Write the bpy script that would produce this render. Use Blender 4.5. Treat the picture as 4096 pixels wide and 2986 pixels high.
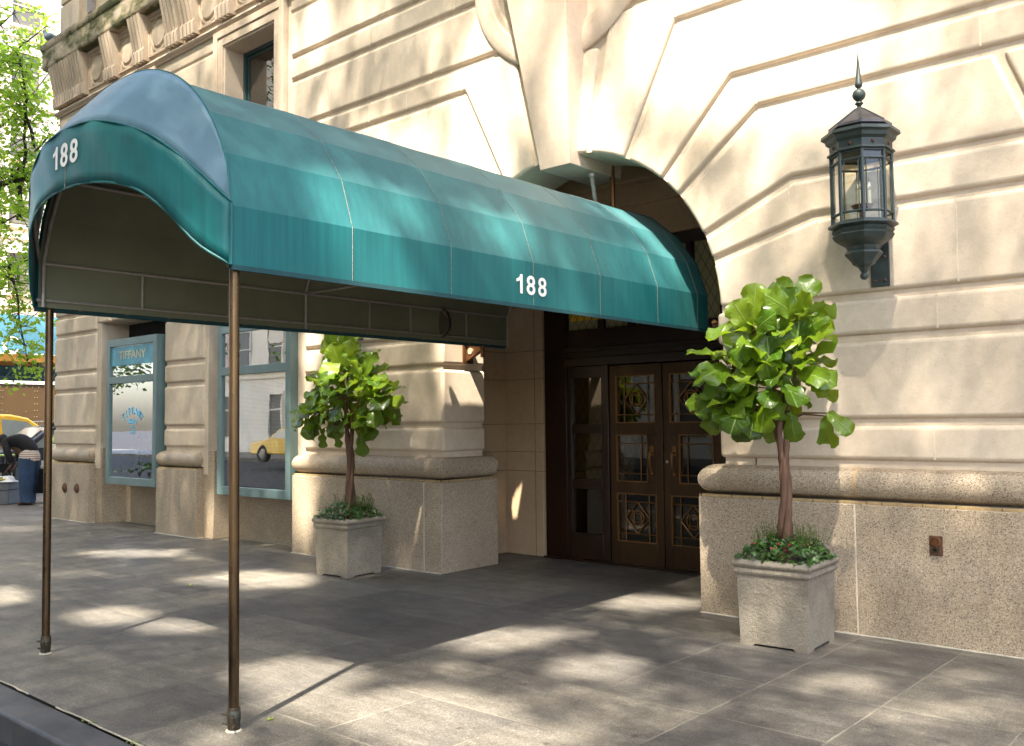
import bpy, bmesh, math, random
from mathutils import Vector, Matrix, noise
R = math.radians
PI = math.pi
rnd = random.Random(188)
for o in list(bpy.data.objects): bpy.data.objects.remove(o, do_unlink=True)
scene = bpy.context.scene
col = scene.collection

# ------------------------------------------------------------------ camera
F_PX = 3683.8
cd = bpy.data.cameras.new('camera'); cam = bpy.data.objects.new('camera', cd); col.objects.link(cam)
cd.sensor_width = 36.0; cd.lens = 36.0 * F_PX / 4096.0; cd.clip_start = 0.05; cd.clip_end = 600
yaw, pit, rol = R(41.334), R(3.046), R(-0.576)
fwd = Vector((-math.sin(yaw)*math.cos(pit), math.cos(yaw)*math.cos(pit), math.sin(pit)))
rgt = Vector((math.cos(yaw), math.sin(yaw), 0)); up = rgt.cross(fwd)
r2 = rgt*math.cos(rol) + up*math.sin(rol); u2 = -rgt*math.sin(rol) + up*math.cos(rol)
cam.matrix_world = Matrix(((r2.x, u2.x, -fwd.x, 0), (r2.y, u2.y, -fwd.y, 0), (r2.z, u2.z, -fwd.z, 1.6), (0, 0, 0, 1)))
scene.camera = cam

# ------------------------------------------------------------------ light
L = Vector((0.57, -1.34, 2.45)).normalized()          # towards the sun
w = bpy.data.worlds.new('World'); scene.world = w; w.use_nodes = True
nt = w.node_tree; bg = nt.nodes['Background']; sky = nt.nodes.new('ShaderNodeTexSky')
sky.sky_type = 'NISHITA'; sky.sun_disc = False
sky.sun_elevation = math.asin(L.z); sky.sun_rotation = math.atan2(L.x, L.y)
sky.air_density = 1.0; sky.dust_density = 3.5; sky.ozone_density = 1.0
nt.links.new(sky.outputs[0], bg.inputs[0]); bg.inputs[1].default_value = 0.15
sd = bpy.data.lights.new('sun', 'SUN'); sun = bpy.data.objects.new('sun', sd); col.objects.link(sun)
sd.energy = 5.0; sd.angle = R(0.9); sd.color = (1.0, 0.93, 0.80)
sun.rotation_euler = (-L).to_track_quat('-Z', 'Y').to_euler(); sun.location = (0, 0, 40)
scene.view_settings.view_transform = 'Standard'; scene.view_settings.look = 'None'
scene.view_settings.exposure = 2.5; scene.view_settings.gamma = 1.0
scene.render.engine = 'CYCLES'
scene.cycles.max_bounces = 8; scene.cycles.diffuse_bounces = 4; scene.cycles.glossy_bounces = 4
scene.cycles.transmission_bounces = 6; scene.cycles.transparent_max_bounces = 12
scene.cycles.use_denoising = True; scene.cycles.sample_clamp_indirect = 8

# pixel (of the 2266x1652 view) -> world point on plane axis=value ; used only to measure positions
def px(x, y, ax, val):
    x *= 1.80759; y *= 1.80759
    d = r2*((x-2048)/F_PX) + u2*(-(y-1493)/F_PX) + fwd
    t = (val - (0, 0, 1.6)[ax]) / d[ax]
    return Vector((0, 0, 1.6)) + d*t

# ------------------------------------------------------------------ node helpers
def hexc(r, g, b):
    f = lambda c: (c/255/12.92) if c/255 <= 0.04045 else ((c/255+0.055)/1.055)**2.4
    return (f(r), f(g), f(b), 1)
class NG:
    def __init__(s, name):
        s.m = bpy.data.materials.new(name); s.m.use_nodes = True; s.t = s.m.node_tree
        s.b = s.t.nodes['Principled BSDF']; s.out = s.t.nodes['Material Output']; s._c = {}
    def n(s, typ, **k):
        nd = s.t.nodes.new(typ)
        for a, v in k.items():
            if a.startswith('i_'): nd.inputs[int(a[2:])].default_value = v
            else: setattr(nd, a, v)
        return nd
    def l(s, a, b): s.t.links.new(a, b)
    def co(s, kind='Object'):
        if kind not in s._c: s._c[kind] = s.n('ShaderNodeTexCoord').outputs[kind]
        return s._c[kind]
    def map(s, vec=None, scale=(1, 1, 1), loc=(0, 0, 0), rot=(0, 0, 0)):
        m = s.n('ShaderNodeMapping'); m.inputs[1].default_value = loc; m.inputs[2].default_value = rot; m.inputs[3].default_value = scale
        s.l(vec or s.co(), m.inputs[0]); return m.outputs[0]
    def noise(s, scale, detail=4, rough=.55, vec=None, out=0):
        nd = s.n('ShaderNodeTexNoise'); nd.inputs['Scale'].default_value = scale; nd.inputs['Detail'].default_value = detail
        nd.inputs['Roughness'].default_value = rough; s.l(vec or s.co(), nd.inputs['Vector']); return nd.outputs[out]
    def vor(s, scale, vec=None, out='Distance', feature='F1'):
        nd = s.n('ShaderNodeTexVoronoi', feature=feature); nd.inputs['Scale'].default_value = scale
        s.l(vec or s.co(), nd.inputs['Vector']); return nd.outputs[out]
    def ramp(s, fac, stops, interp='LINEAR'):
        r = s.n('ShaderNodeValToRGB'); e = r.color_ramp; e.interpolation = interp
        while len(e.elements) < len(stops): e.elements.new(0.5)
        for i, (p, c) in enumerate(stops):
            e.elements[i].position = p; e.elements[i].color = c if len(c) == 4 else (*c, 1)
        s.l(fac, r.inputs[0]); return r.outputs[0]
    def mix(s, fac, a, b, mode='MIX'):
        m = s.n('ShaderNodeMix', data_type='RGBA', blend_type=mode)
        for sock, v in ((m.inputs[0], fac), (m.inputs[6], a), (m.inputs[7], b)):
            if hasattr(v, 'is_output'): s.l(v, sock)
            else: sock.default_value = v
        return m.outputs[2]
    def math(s, op, a, b=0.0, c=0.0):
        m = s.n('ShaderNodeMath', operation=op)
        for i, v in enumerate((a, b, c)):
            if hasattr(v, 'is_output'): s.l(v, m.inputs[i])
            else: m.inputs[i].default_value = v
        return m.outputs[0]
    def bump(s, h, strength=.3, dist=.01, prev=None):
        b = s.n('ShaderNodeBump'); b.inputs['Strength'].default_value = strength; b.inputs['Distance'].default_value = dist
        s.l(h, b.inputs['Height'])
        if prev: s.l(prev, b.inputs['Normal'])
        return b.outputs[0]
    def fin(s, color=None, rough=.6, metal=0, normal=None, spec=.5, **k):
        b = s.b
        for name, v in (('Base Color', color), ('Roughness', rough), ('Metallic', metal), ('Normal', normal), ('Specular IOR Level', spec)):
            if v is None: continue
            if hasattr(v, 'is_output'): s.l(v, b.inputs[name])
            else: b.inputs[name].default_value = v
        for name, v in k.items():
            name = name.replace('_', ' ')
            if hasattr(v, 'is_output'): s.l(v, b.inputs[name])
            else: b.inputs[name].default_value = v
        return s.m

def simple(name, c, rough=.6, metal=0, var=.12, scale=8, bump=0, **k):
    g = NG(name); n = g.noise(scale, 5)
    lo = tuple(x*(1-var) for x in c[:3]) + (1,); hi = tuple(min(1, x*(1+var)) for x in c[:3]) + (1,)
    colr = g.ramp(n, [(.3, lo), (.7, hi)])
    nm = g.bump(g.noise(scale*8, 4), bump, .004) if bump else None
    return g.fin(colr, rough, metal, nm, **k)

M = {}
def mk_stone(name, base, tone=1.0, streak=.25, blocks=False):
    g = NG(name)
    a = g.noise(.9, 5, .6); b = g.noise(1, 6, .65, g.map(scale=(7, 7, 1.3))); c = g.noise(14, 5, .6)
    r, gg, bb = base
    col1 = g.ramp(a, [(.25, (r*.80, gg*.77, bb*.72)), (.5, (r*.95, gg*.93, bb*.90)), (.75, (r*1.08, gg*1.07, bb*1.06))])
    st = g.ramp(b, [(.35, (.86, .83, .79)), (.6, (1, 1, 1))])
    colr = g.mix(streak, col1, st, 'MULTIPLY')
    pit = g.ramp(g.noise(70, 3, .7), [(.30, (.72, .66, .58)), (.42, (1, 1, 1))])
    colr = g.mix(.5, colr, pit, 'MULTIPLY')
    spot = g.ramp(c, [(.4, (.93, .92, .90)), (.65, (1.03, 1.03, 1.02))])
    colr = g.mix(.8, colr, spot, 'MULTIPLY')
    if blocks:
        at_ = g.n('ShaderNodeAttribute', attribute_name='tint')
        colr = g.mix(1, colr, g.ramp(at_.outputs['Fac'], [(0, (.90, .885, .86)), (.5, (1, 1, 1)), (1, (1.05, 1.04, 1.03))]), 'MULTIPLY')
    soil_ = g.ramp(g.noise(5, 7, .78), [(.62, (1, 1, 1)), (.72, (.80, .74, .66))])
    colr = g.mix(.4, colr, soil_, 'MULTIPLY')
    nm = g.bump(g.noise(45, 6, .7), .25, .006)
    nm = g.bump(g.noise(3, 3, .5), .10, .02, nm)
    return g.fin(colr, .85, 0, nm, .3)
M['limestone_block'] = mk_stone('limestone_block', (.62, .52, .41), blocks=True)
M['limestone'] = mk_stone('limestone', (.62, .515, .405))
M['limestone_carved'] = mk_stone('carved_limestone', (.63, .51, .40), streak=.15)
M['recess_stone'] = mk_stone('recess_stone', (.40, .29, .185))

def mk_granite(name, dark=1.0):
    g = NG(name)
    v = g.vor(170, out='Color'); v1 = g.n('ShaderNodeSeparateColor'); g.l(v, v1.inputs[0])
    c = g.ramp(v1.outputs[0], [(0, (.11, .088, .065)), (.07, (.15, .125, .095)), (.13, (.29, .225, .16)), (.5, (.37, .295, .21)), (.8, (.44, .36, .27)), (1, (.53, .46, .36))])
    n = g.ramp(g.noise(60, 5, .75), [(.30, (.62, .58, .52)), (.44, (1, 1, 1)), (.7, (1.12, 1.10, 1.06))])
    c = g.mix(.75, c, n, 'MULTIPLY')
    big = g.ramp(g.noise(1.3, 4, .6), [(.3, (.78*dark, .74*dark, .68*dark)), (.7, (1.05*dark, 1.03*dark, 1.0*dark))])
    c = g.mix(1, c, big, 'MULTIPLY')
    nm = g.bump(g.noise(120, 4, .7), .35, .003)
    return g.fin(c, .6, 0, nm, .4)
M['granite'] = mk_granite('granite')

def mk_paving():
    g = NG('slate_paving'); co = g.co()
    sx = g.n('ShaderNodeSeparateXYZ'); g.l(co, sx.inputs[0])
    wob = g.math('MULTIPLY', g.math('SUBTRACT', g.noise(2.5, 3), .5), .012)
    def ax(s, off, wd):
        u = g.math('DIVIDE', g.math('ADD', g.math('ADD', s, off), wob), wd)
        fl = g.math('FLOOR', u); fr = g.math('SUBTRACT', u, fl)
        d = g.math('MULTIPLY', g.math('MINIMUM', fr, g.math('SUBTRACT', 1, fr)), wd)
        return fl, d
    fx, dx = ax(sx.outputs[0], 3.305+70*.695, .695); fy, dy = ax(sx.outputs[1], -2.29+74.2*1, .742)
    d = g.math('MINIMUM', dx, dy)
    cell = g.n('ShaderNodeCombineXYZ'); g.l(fx, cell.inputs[0]); g.l(fy, cell.inputs[1])
    wn = g.n('ShaderNodeTexWhiteNoise'); g.l(cell.outputs[0], wn.inputs['Vector'])
    tone = g.ramp(wn.outputs['Value'], [(0, (.70, .70, .73)), (1, (1.22, 1.19, 1.12))])
    a = g.noise(1, 8, .74, g.map(scale=(2.4, 9, 1), rot=(0, 0, .12)))
    c = g.ramp(a, [(.28, (.085, .077, .066)), (.5, (.125, .115, .100)), (.72, (.180, .166, .146))])
    sp = g.ramp(g.noise(110, 4, .85), [(.34, (.50, .50, .50)), (.5, (1, 1, 1)), (.68, (1.6, 1.58, 1.52))])
    c = g.mix(.8, c, sp, 'MULTIPLY'); c = g.mix(1, c, tone, 'MULTIPLY')
    gr_ = g.n('ShaderNodeSeparateColor'); g.l(g.vor(170, out='Color'), gr_.inputs[0])
    c = g.mix(.85, c, g.ramp(gr_.outputs[0], [(0, (.60, .60, .60)), (.8, (1.05, 1.05, 1.05)), (1, (1.7, 1.68, 1.62))]), 'MULTIPLY')
    spots = g.ramp(g.vor(3.1), [(.05, (.50, .48, .45)), (.075, (1, 1, 1))])
    c = g.mix(.7, c, spots, 'MULTIPLY')
    stain = g.ramp(g.noise(1.1, 5, .7), [(.35, (.72, .72, .74)), (.6, (1.1, 1.08, 1.04))])
    c = g.mix(.8, c, stain, 'MULTIPLY')
    # pale scuffs
    sc = g.noise(1, 8, .8, g.map(scale=(3, 11, 1), rot=(0, 0, -.5)))
    scm = g.ramp(sc, [(.665, (0, 0, 0)), (.70, (.55, .55, .55))])
    c = g.mix(scm, c, (.27, .26, .24, 1))
    # joints: present everywhere, pale mortar in most of them, dark and dirty in others
    jm = g.ramp(g.math('ADD', g.noise(.6, 3), g.math('MULTIPLY', g.math('ADD', sx.outputs[0], 4.2), .075)), [(.44, (0, 0, 0)), (.66, (1, 1, 1))])
    jc = g.mix(jm, (.068, .062, .052, 1), (.24, .215, .17, 1))
    line = g.ramp(d, [(0, (1, 1, 1)), (.0032, (1, 1, 1)), (.0062, (0, 0, 0))])
    brk = g.ramp(g.noise(4.5, 5, .7), [(.36, (.15, .15, .15)), (.56, (.85, .85, .85))])
    c = g.mix(g.math('MULTIPLY', line, brk), c, jc)
    h = g.mix(line, g.noise(30, 6, .75), (0, 0, 0, 1))
    nm = g.bump(h, .35, .012)
    nm = g.bump(g.noise(220, 3, .8), .25, .002, nm)
    rough = g.ramp(g.noise(3, 5, .7), [(.3, (.42, .42, .42)), (.7, (.62, .62, .62))])
    return g.fin(c, rough, 0, nm, .5)
M['paving'] = mk_paving()
def mk_kerb():
    g = NG('kerb_stone')
    c = g.ramp(g.noise(5, 6, .7), [(.3, (.035, .035, .040)), (.7, (.075, .073, .076))])
    fl = g.ramp(g.noise(26, 5, .85, g.map(scale=(1, 2.2, 1))), [(.63, (0, 0, 0)), (.66, (1, 1, 1))])
    zone = g.ramp(g.noise(1.4, 3, .6), [(.5, (0, 0, 0)), (.62, (1, 1, 1))])
    c = g.mix(g.math('MULTIPLY', fl, zone), c, (.55, .42, .08, 1))
    return g.fin(c, .6, 0, g.bump(g.noise(60, 5, .7), .3, .004), .4)
M['kerb'] = mk_kerb()
M['asphalt'] = simple('asphalt', (.010, .010, .014), .8, bump=.4, scale=20, var=.3)
M['mortar'] = simple('pale_mortar', (.58, .49, .36), .9, scale=30)
M['mortar_tan'] = simple('tan_mortar', (.36, .25, .12), .9, scale=30, var=.25)
M['mortar_dark'] = simple('stained_mortar', (.16, .12, .07), .9, scale=30, var=.4)
M['sealant'] = simple('white_sealant', (.36, .32, .25), .7, scale=30)
M['moss'] = simple('moss', (.10, .13, .02), .9, scale=60, var=.6)

def mk_mossy():
    g = NG('weathered_cornice')
    a = g.noise(1, 6, .7, g.map(scale=(1.6, 4, 3)))
    c = g.ramp(a, [(.40, (.50, .40, .30)), (.5, (.30, .25, .15)), (.56, (.10, .095, .03)), (.75, (.06, .06, .03))])
    return g.fin(c, .9, 0, g.bump(g.noise(40, 5), .4, .01))
M['mossy'] = mk_mossy()

def mk_fabric():
    g = NG('teal_canvas')
    st = g.noise(1, 6, .7, g.map(scale=(22, 22, .8)))
    c = g.ramp(st, [(.25, (.001, .072, .076)), (.5, (.001, .106, .107)), (.8, (.005, .142, .138))])
    fade_and_shade = g.noise(.55, 3, .5)
    fm = g.ramp(fade_and_shade, [(.38, (0, 0, 0)), (.68, (.4, .4, .4))])
    c = g.mix(fm, c, (.03, .11, .11, 1))
    sz = g.n('ShaderNodeSeparateXYZ'); g.l(g.co(), sz.inputs[0])
    # facet shading and sky sheen put into the colour, palest on upper panels
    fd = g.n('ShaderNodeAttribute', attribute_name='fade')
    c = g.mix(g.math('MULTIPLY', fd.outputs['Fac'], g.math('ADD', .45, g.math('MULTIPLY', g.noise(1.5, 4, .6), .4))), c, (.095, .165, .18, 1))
    spk = g.ramp(g.noise(1, 5, .8, g.map(scale=(60, 60, 5))), [(.62, (0, 0, 0)), (.72, (.35, .35, .35))])
    c = g.mix(spk, c, (.10, .16, .15, 1))
    nm = g.bump(g.noise(380, 2, .6), .15, .002)
    nm = g.bump(g.noise(1.6, 2, .4), .06, .03, nm)
    return g.fin(c, .5, 0, nm, .35, Sheen_Weight=.08, Sheen_Roughness=.4)
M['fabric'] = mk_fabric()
def mk_skylit():  # hood cloth made paler and bluer: sky reflection put into the colour
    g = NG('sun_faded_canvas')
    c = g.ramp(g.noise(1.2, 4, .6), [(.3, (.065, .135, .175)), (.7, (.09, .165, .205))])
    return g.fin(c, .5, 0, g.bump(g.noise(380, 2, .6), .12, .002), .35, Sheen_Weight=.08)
M['fabric_faded'] = mk_skylit()
def mk_lining():
    g = NG('grey_green_lining')
    c = g.ramp(g.noise(3, 5, .6), [(.3, (.21, .21, .13)), (.7, (.27, .27, .17))])
    b = g.b; s = g.fin(c, .8, 0, g.bump(g.noise(6, 4), .2, .02), .3)
    tr = g.n('ShaderNodeBsdfTranslucent'); tr.inputs[0].default_value = (.11, .14, .09, 1)
    mx = g.n('ShaderNodeMixShader'); mx.inputs[0].default_value = .35
    g.l(b.outputs[0], mx.inputs[1]); g.l(tr.outputs[0], mx.inputs[2]); g.l(mx.outputs[0], g.out.inputs[0]); return s
M['lining'] = mk_lining()
M['seam'] = simple('cream_thread', (.20, .19, .15), .8, scale=60, var=.5)
M['hem'] = simple('dark_hem', (.006, .05, .055), .8, scale=30)
M['white_vinyl'] = simple('white_lettering', (.78, .74, .66), .5, scale=30, var=.06)
def mk_brass(name, c1, c2, rough, metal=.85):
    g = NG(name)
    n = g.noise(1, 6, .7, g.map(scale=(14, 14, 1.2)))
    c = g.ramp(n, [(.3, c1), (.7, c2)])
    return g.fin(c, g.ramp(g.noise(9, 5), [(.3, (rough*.8,)*3), (.7, (rough*1.3,)*3)]), metal, g.bump(g.noise(60, 4), .08, .003))
M['brass'] = mk_brass('aged_brass', (.040, .024, .013), (.14, .088, .045), .30)
def mk_patina():
    g = NG('corroded_collar')
    c = g.ramp(g.noise(28, 6, .75), [(.3, (.022, .018, .012)), (.5, (.05, .034, .018)), (.62, (.045, .06, .05)), (.8, (.10, .13, .11))])
    return g.fin(c, .6, .4, g.bump(g.noise(60, 5), .5, .006))
M['patina'] = mk_patina()
M['bracket'] = mk_brass('bronze_bracket', (.16, .075, .035), (.27, .13, .06), .38, .8)
M['rosette'] = simple('silver_rosette', (.62, .56, .42), .4, .7, scale=40)
M['tube'] = simple('galvanised_tube', (.30, .27, .23), .45, .3, scale=20, bump=.1)
M['rope'] = simple('lacing_cord', (.22, .17, .10), .9, scale=60)
def mk_bronze(name, c1, c2):
    g = NG(name); n = g.noise(1, 6, .65, g.map(scale=(5, 5, .9)))
    return g.fin(g.ramp(n, [(.3, c1), (.7, c2)]), g.ramp(g.noise(6, 5), [(.3, (.28,)*3), (.7, (.5,)*3)]), .55, g.bump(g.noise(50, 4), .1, .003))
M['bronze'] = mk_bronze('dark_bronze', (.034, .017, .007), (.080, .042, .016))
M['bronze_light'] = mk_bronze('rubbed_bronze', (.14, .068, .02), (.25, .12, .04))
M['wood'] = simple('dark_mahogany', (.018, .0065, .0025), .35, scale=5, var=.4, bump=.1)
M['teal_metal'] = simple('painted_teal_metal', (.11, .165, .16), .38, 0, .08, 3, bump=.04)
M['teal_dark'] = simple('dark_teal_metal', (.03, .07, .07), .4, 0, .1, 3)
M['verdigris'] = simple('verdigris_iron', (.038, .050, .045), .5, .2, .35, 9, bump=.3)
M['rust'] = simple('rusty_bolt', (.11, .05, .03), .8, .2, .4, 30, bump=.5)
M['roofgrey'] = simple('weathered_lead', (.06, .056, .06), .5, .3, .35, 9, bump=.3)
def mk_concrete():
    g = NG('cast_stone')
    c = g.ramp(g.noise(3.5, 6, .7), [(.3, (.17, .145, .11)), (.5, (.25, .215, .165)), (.75, (.32, .28, .22))])
    c = g.mix(.5, c, g.ramp(g.noise(60, 3, .7), [(.35, (.65, .62, .56)), (.55, (1.1, 1.1, 1.1))]), 'MULTIPLY')
    nm = g.bump(g.noise(26, 6, .75), .9, .02); nm = g.bump(g.noise(120, 4, .7), .5, .004, nm)
    return g.fin(c, .85, 0, nm, .3)
M['concrete'] = mk_concrete()
M['soil'] = simple('soil', (.03, .02, .012), .95, scale=60, var=.5, bump=.8)

def translucent(g, c, tcol, fac, rough, nm=None, spec=.5):
    g.fin(c, rough, 0, nm, spec)
    tr = g.n('ShaderNodeBsdfTranslucent')
    if hasattr(tcol, 'is_output'): g.l(tcol, tr.inputs[0])
    else: tr.inputs[0].default_value = tcol
    mx = g.n('ShaderNodeMixShader'); mx.inputs[0].default_value = fac
    g.l(g.b.outputs[0], mx.inputs[1]); g.l(tr.outputs[0], mx.inputs[2]); g.l(mx.outputs[0], g.out.inputs[0])
    return g.m
def mk_fig_leaf():
    g = NG('fig_leaf'); uv = g.co('UV'); s = g.n('ShaderNodeSeparateXYZ'); g.l(uv, s.inputs[0])
    # u: 0..1 across, v: 0..1 along, z unused
    a = g.math('ABSOLUTE', g.math('SUBTRACT', s.outputs[0], .5))
    mid = g.ramp(a, [(0, (1, 1, 1)), (.018, (1, 1, 1)), (.04, (0, 0, 0))])
    vv = g.math('SUBTRACT', g.math('MULTIPLY', s.outputs[1], 6.0), g.math('MULTIPLY', a, 4.2))
    fr = g.math('ABSOLUTE', g.math('SUBTRACT', g.math('FRACT', vv), .5))
    side = g.ramp(fr, [(0, (.75, .75, .75)), (.035, (.6, .6, .6)), (.08, (0, 0, 0))])
    vein = g.math('MAXIMUM', mid, side)
    info = g.n('ShaderNodeAttribute', attribute_name='tint')
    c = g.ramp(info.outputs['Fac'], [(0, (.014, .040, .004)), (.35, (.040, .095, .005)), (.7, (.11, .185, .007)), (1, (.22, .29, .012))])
    c = g.mix(.5, c, g.ramp(g.noise(18, 4), [(.3, (.7, .7, .7)), (.7, (1.2, 1.2, 1.2))]), 'MULTIPLY')
    bf = g.n('ShaderNodeNewGeometry').outputs['Backfacing']
    c = g.mix(g.math('MULTIPLY', bf, .55), c, (.13, .19, .03, 1))
    c = g.mix(g.math('MULTIPLY', vein, .55), c, (.26, .36, .07, 1))
    nm = g.bump(vein, .5, .006)
    return translucent(g, c, g.mix(vein, (.34, .48, .02, 1), (.10, .14, .01, 1)), .36, .30, nm, .5)
M['fig'] = mk_fig_leaf()
M['fig_stem'] = simple('fig_twig', (.10, .055, .02), .7, scale=20)
def mk_trunk(name, c1, c2):
    g = NG(name); n = g.noise(1, 7, .7, g.map(scale=(30, 30, 4)))
    return g.fin(g.ramp(n, [(.3, c1), (.7, c2)]), .75, 0, g.bump(n, .6, .012))
M['fig_bark'] = mk_trunk('fig_bark', (.05, .022, .012), (.15, .075, .042))
M['bark'] = mk_trunk('tree_bark', (.012, .010, .008), (.04, .032, .024))
def mk_leaf(name, c1, c2, t, fac=.35, rough=.5):
    g = NG(name); info = g.n('ShaderNodeAttribute', attribute_name='tint')
    return translucent(g, g.ramp(info.outputs['Fac'], [(0, c1), (1, c2)]), t, fac, rough)
M['ivy'] = mk_leaf('ivy_leaf', (.014, .042, .009), (.065, .15, .022), (.05, .13, .02, 1), .15, .4)
M['sprig'] = mk_leaf('sprig_leaf', (.03, .06, .008), (.13, .19, .03), (.15, .22, .03, 1), .3)
M['berry'] = simple('red_berry', (.55, .02, .05), .35, scale=30)
M['locust'] = mk_leaf('locust_leaf', (.09, .17, .010), (.30, .40, .03), (.45, .70, .06, 1), .45)
M['locust_high'] = mk_leaf('overhead_leaf', (.05, .11, .012), (.13, .22, .03), (.20, .34, .04, 1), .25)

def mk_glass(name, refl, tint=(1, 1, 1, 1), rough=.0, wobble=0.0, fk=1.2):
    g = NG(name); g.t.nodes.remove(g.b)
    gl = g.n('ShaderNodeBsdfGlossy'); gl.inputs[0].default_value = (1, 1, 1, 1); gl.inputs['Roughness'].default_value = rough
    tr = g.n('ShaderNodeBsdfTransparent'); tr.inputs[0].default_value = tint
    if wobble: g.l(g.bump(g.noise(1.2, 3), wobble, .05), gl.inputs['Normal'])
    fr = g.n('ShaderNodeFresnel'); fr.inputs[0].default_value = 1.5
    f = g.math('MINIMUM', g.math('ADD', g.math('MULTIPLY', fr.outputs[0], fk), refl), 1.0)
    mx = g.n('ShaderNodeMixShader'); g.l(f, mx.inputs[0]); g.l(tr.outputs[0], mx.inputs[1]); g.l(gl.outputs[0], mx.inputs[2])
    g.l(mx.outputs[0], g.out.inputs[0]); return g.m
M['glass_shop'] = mk_glass('shop_glass', .5, (.97, 1, .98, 1), 0, .015, fk=.7)
M['glass_upper'] = mk_glass('upper_glass', .12, (.25, .25, .24, 1), 0, .012)
M['glass_door'] = mk_glass('door_glass', .02, (.6, .55, .45, 1), fk=.8)
M['glass_lamp'] = mk_glass('lantern_glass', .02, (.94, .93, .84, 1), .03, fk=.55)
M['mirror'] = simple('mirror_glass', (.55, .5, .45), .04, 1, .02, 2)
M['blind'] = simple('venetian_blind', (.7, .66, .42), .6, scale=9)
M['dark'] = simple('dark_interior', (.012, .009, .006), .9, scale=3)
M['black_plastic'] = simple('black_plastic', (.012, .012, .014), .5, scale=9)
M['rubber'] = simple('rubber', (.015, .015, .015), .8)
M['candle'] = simple('candle_sleeve', (.80, .72, .55), .5, scale=20)
M['bulb'] = mk_glass('bulb_glass', .25, (1, .95, .85, 1))
M['sign_blue'] = simple('sky_blue_lettering', (.22, .55, .75), .5)
def mk_curtain(name, base, line):
    g = NG(name)
    s = g.n('ShaderNodeSeparateXYZ'); g.l(g.co(), s.inputs[0])
    ax = g.math('MULTIPLY', s.outputs[0], 1/.105); az = g.math('MULTIPLY', s.outputs[2], 1/.185)
    p = g.math('ABSOLUTE', g.math('SUBTRACT', g.math('FRACT', g.math('ADD', ax, az)), .5))
    q = g.math('ABSOLUTE', g.math('SUBTRACT', g.math('FRACT', g.math('SUBTRACT', ax, az)), .5))
    ln = g.ramp(g.math('MINIMUM', p, q), [(0, (1, 1, 1)), (.03, (1, 1, 1)), (.06, (0, 0, 0))])
    fl = g.ramp(g.noise(55, 4, .7), [(.6, (0, 0, 0)), (.68, (.6, .6, .6))])
    c = g.mix(ln, base, line); c = g.mix(fl, c, line)
    return g.fin(c, .7)
M['curtain'] = mk_curtain('diamond_curtain', (.28, .26, .14, 1), (.10, .085, .04, 1))
M['amber'] = mk_curtain('amber_leaded_glass', (.55, .36, .02, 1), (.12, .07, .01, 1))

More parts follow.
